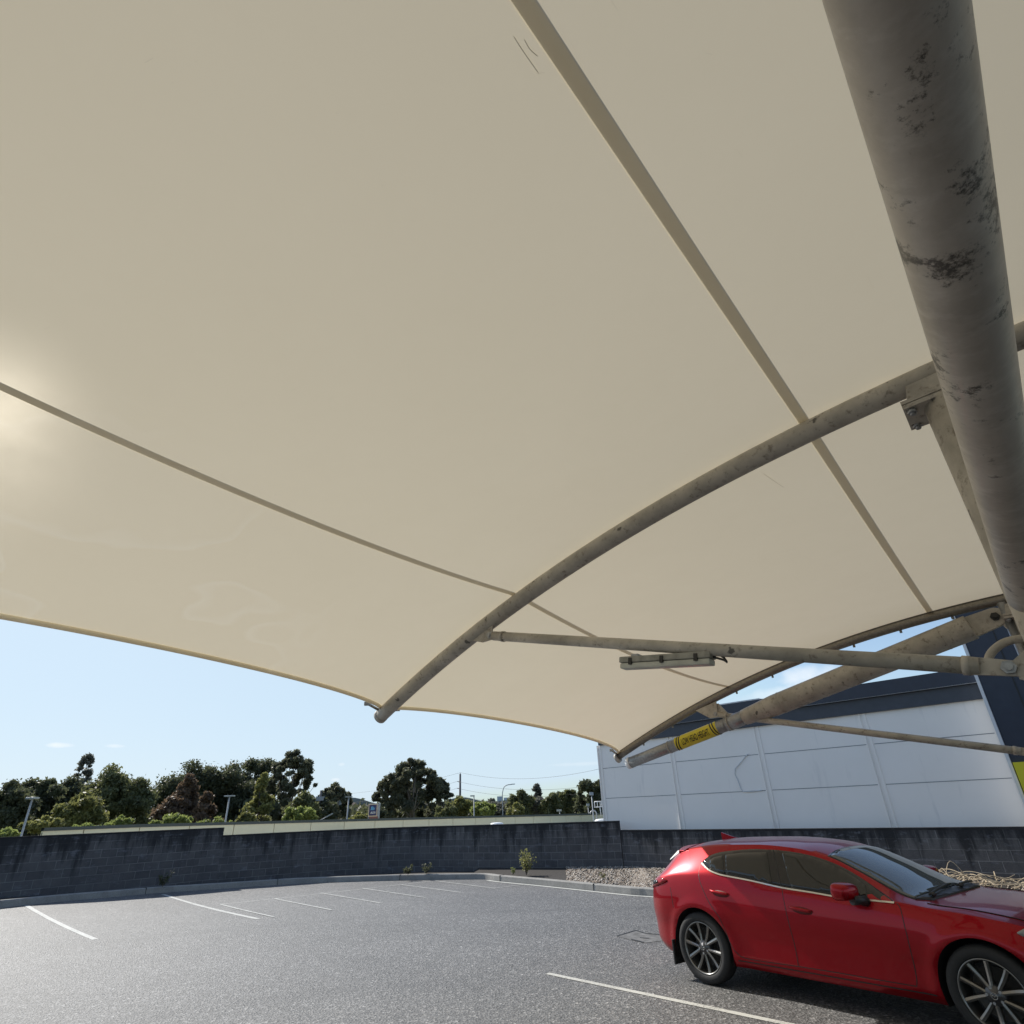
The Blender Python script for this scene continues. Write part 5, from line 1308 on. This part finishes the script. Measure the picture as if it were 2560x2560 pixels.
# ------------------------------------------------------------------ ROOF LADDER AND RAIL by the warehouse
a = at(1509, 2012, 55); ppm = ((a-C0)@cF)/FPX
gr_ = thing('guard_rail', (a[0], a[1], 0), 'white tube guard rail cage beside the warehouse edge', 'guard rail'); m_ = MB()
for y_ in (2004, 2017.5): m_.tube([at(1486, y_+.5, 55), at(1508, y_-1, 55), at(1530, y_-2, 55)], .035, 6)
for x_ in (1486, 1493, 1500, 1503, 1508): m_.tube([at(x_, 2004, 55), at(x_+1, 2017.5, 55)], .03, 6)
m_.tube([at(1500, 2017.5, 55), at(1503, 2040, 55)], .035, 6); m_.build('rail', M['white'], gr_)
a = at(1482, 2030, 48); lad = thing('roof_ladder', (a[0], a[1], 0), 'bent white ladder handrail standing at the end of the parapet', 'ladder'); m_ = MB()
m_.tube(smooth_path([at(1475, 2034, 48), at(1478, 2029, 48), at(1484, 2026, 48), at(1489, 2029, 48), at(1491.5, 2036, 48), at(1492.5, 2062, 48)], 4), .045, 8); m_.build('handrail', M['galv'], lad)
# ------------------------------------------------------------------ WEEDS AND DRY VINES
def weed(px, py, h, w, kind, label, seed, stems=7, leaf=.03, nleaf=60):
    d = ray(px, py); z = .17; b = None
    P = gnd(px, py, .16); r = np.random.default_rng(seed); t = thing('weed', P, label, 'weed', 'weeds by the block wall'); st = MB(); lv = MB()
    for i in range(stems):
        a = r.uniform(0, 6.28); e = P+np.array([math.cos(a)*w*r.uniform(.2, 1), math.sin(a)*w*r.uniform(.2, 1), h*r.uniform(.5, 1)]); md = (P+e)/2+np.array([0, 0, .1*h]); st.tube([P, md, e], [.006, .005, .003], 5)
        for k in range(nleaf//stems):
            q = r.uniform(.25, 1); c = P*(1-q)**2+2*q*(1-q)*md+q*q*e+r.normal(size=3)*w*.12; u_ = r.normal(size=3); u_ /= np.linalg.norm(u_); v_ = np.cross(u_, r.normal(size=3)); v_ /= np.linalg.norm(v_); s = leaf*r.uniform(.6, 1.3)
            lv.add([c-u_*s, c-v_*s*.5, c+u_*s, c+v_*s*.5], [(0, 1, 2, 3)])
    st.build('stem', M['bark'], t); lv.build('leaves', LEAF[kind], t)
weed(1316, 2188, .62, .32, 'olive', 'tall pale leafy weed growing from the gravel against the wall', 3, 14, .035, 420)
weed(1282, 2187, .20, .12, 'lime', 'small bright weed just left of the tall weed', 4, 6, .03, 70)
weed(1508, 2196, .16, .12, 'olive', 'tiny weed in the gravel right of the tall weed', 5, 6, .025, 50)
weed(406, 2218, .38, .22, 'dark', 'dark tuft behind the kerb near the left step of the wall', 6, 9, .035, 200)
weed(1020, 2186, .26, .20, 'dark', 'dark tuft behind the kerb near the wall middle', 7, 9, .035, 200)
weed(1066, 2184, .28, .22, 'dark', 'leafy tuft behind the kerb right of the dark tuft', 8, 9, .035, 200)
r = np.random.default_rng(12); vb = thing('dead_vines', onface(2500, 2232, 15.6), 'pile of pale dry vine stems lying behind the car bonnet', 'dead vines'); m_ = MB(); c0 = onface(2500, 2245, 15.4); c0[2] = .28
for i in range(150):
    s = r.uniform(-1.2, 3.2); p = c0-V*s+U*r.uniform(-.6, .6)+UP*r.uniform(-.1, .08); d = -V*r.uniform(-.5, .5)+U*r.normal()*.2+UP*r.uniform(0, .16 if i > 12 else .42); e = p+d*1.0; e2 = p+d*2; e2[2] = p[2]
    m_.tube(smooth_path([p, e+r.normal(size=3)*.03, e2], 5), r.uniform(.004, .009), 5)
m_.build('vine_stems', plain('dry_stems', (.50, .40, .27), .8, vary=.3), vb)

# ------------------------------------------------------------------ split loose pieces into parts of their own
def split_pieces(o, gap=.004):
    me = o.data; n = len(me.vertices); par = list(range(n))
    def fd(a):
        while par[a] != a: par[a] = par[par[a]]; a = par[a]
        return a
    for e in me.edges:
        a, b = fd(e.vertices[0]), fd(e.vertices[1])
        if a != b: par[a] = b
    gr = {}
    for i in range(n): gr.setdefault(fd(i), []).append(i)
    co = np.empty(n*3); me.vertices.foreach_get('co', co); co = co.reshape(-1, 3)
    items = [[set(v), co[v].min(0)-gap, co[v].max(0)+gap] for v in gr.values()]
    ch = True
    while ch:
        ch = False
        for i in range(len(items)):
            for j in range(i+1, len(items)):
                if np.all(items[i][1] <= items[j][2]) and np.all(items[j][1] <= items[i][2]):
                    items[i] = [items[i][0] | items[j][0], np.minimum(items[i][1], items[j][1]), np.maximum(items[i][2], items[j][2])]; items.pop(j); ch = True; break
            if ch: break
    if len(items) < 2: return
    items.sort(key=lambda t: -len(t[0])); faces = [tuple(p.vertices) for p in me.polygons]; sm_ = [p.use_smooth for p in me.polygons]
    for k, (vs_, _, _) in enumerate(items):
        ids = sorted(vs_); mp = {v: i for i, v in enumerate(ids)}; fk = [(f, s) for f, s in zip(faces, sm_) if f[0] in vs_]
        m2 = bpy.data.meshes.new(me.name); m2.from_pydata([tuple(co[i]) for i in ids], [], [tuple(mp[v] for v in f) for f, s in fk]); m2.polygons.foreach_set('use_smooth', [s for f, s in fk])
        m2.materials.append(me.materials[0]); m2.update()
        if k == 0: o.data = m2
        else:
            q = bpy.data.objects.new(o.name.split('.')[0], m2); col.objects.link(q); q.parent = o.parent; q.location = o.location
for o in list(bpy.data.objects):
    if o.type == 'MESH' and o.name.split('.')[0] in ('lug_plate', 'bolt', 'sealant_joint', 'bonnet_gap', 'corner_clamp', 'clip', 'edge_hem', 'weld_ring', 'wiper', 'crossarm', 'window_band', 'flange_plate', 'rib_bracket', 'sign_stripe', 'hanger', 'lamp_head', 'cable', 'scuff'):
        split_pieces(o)
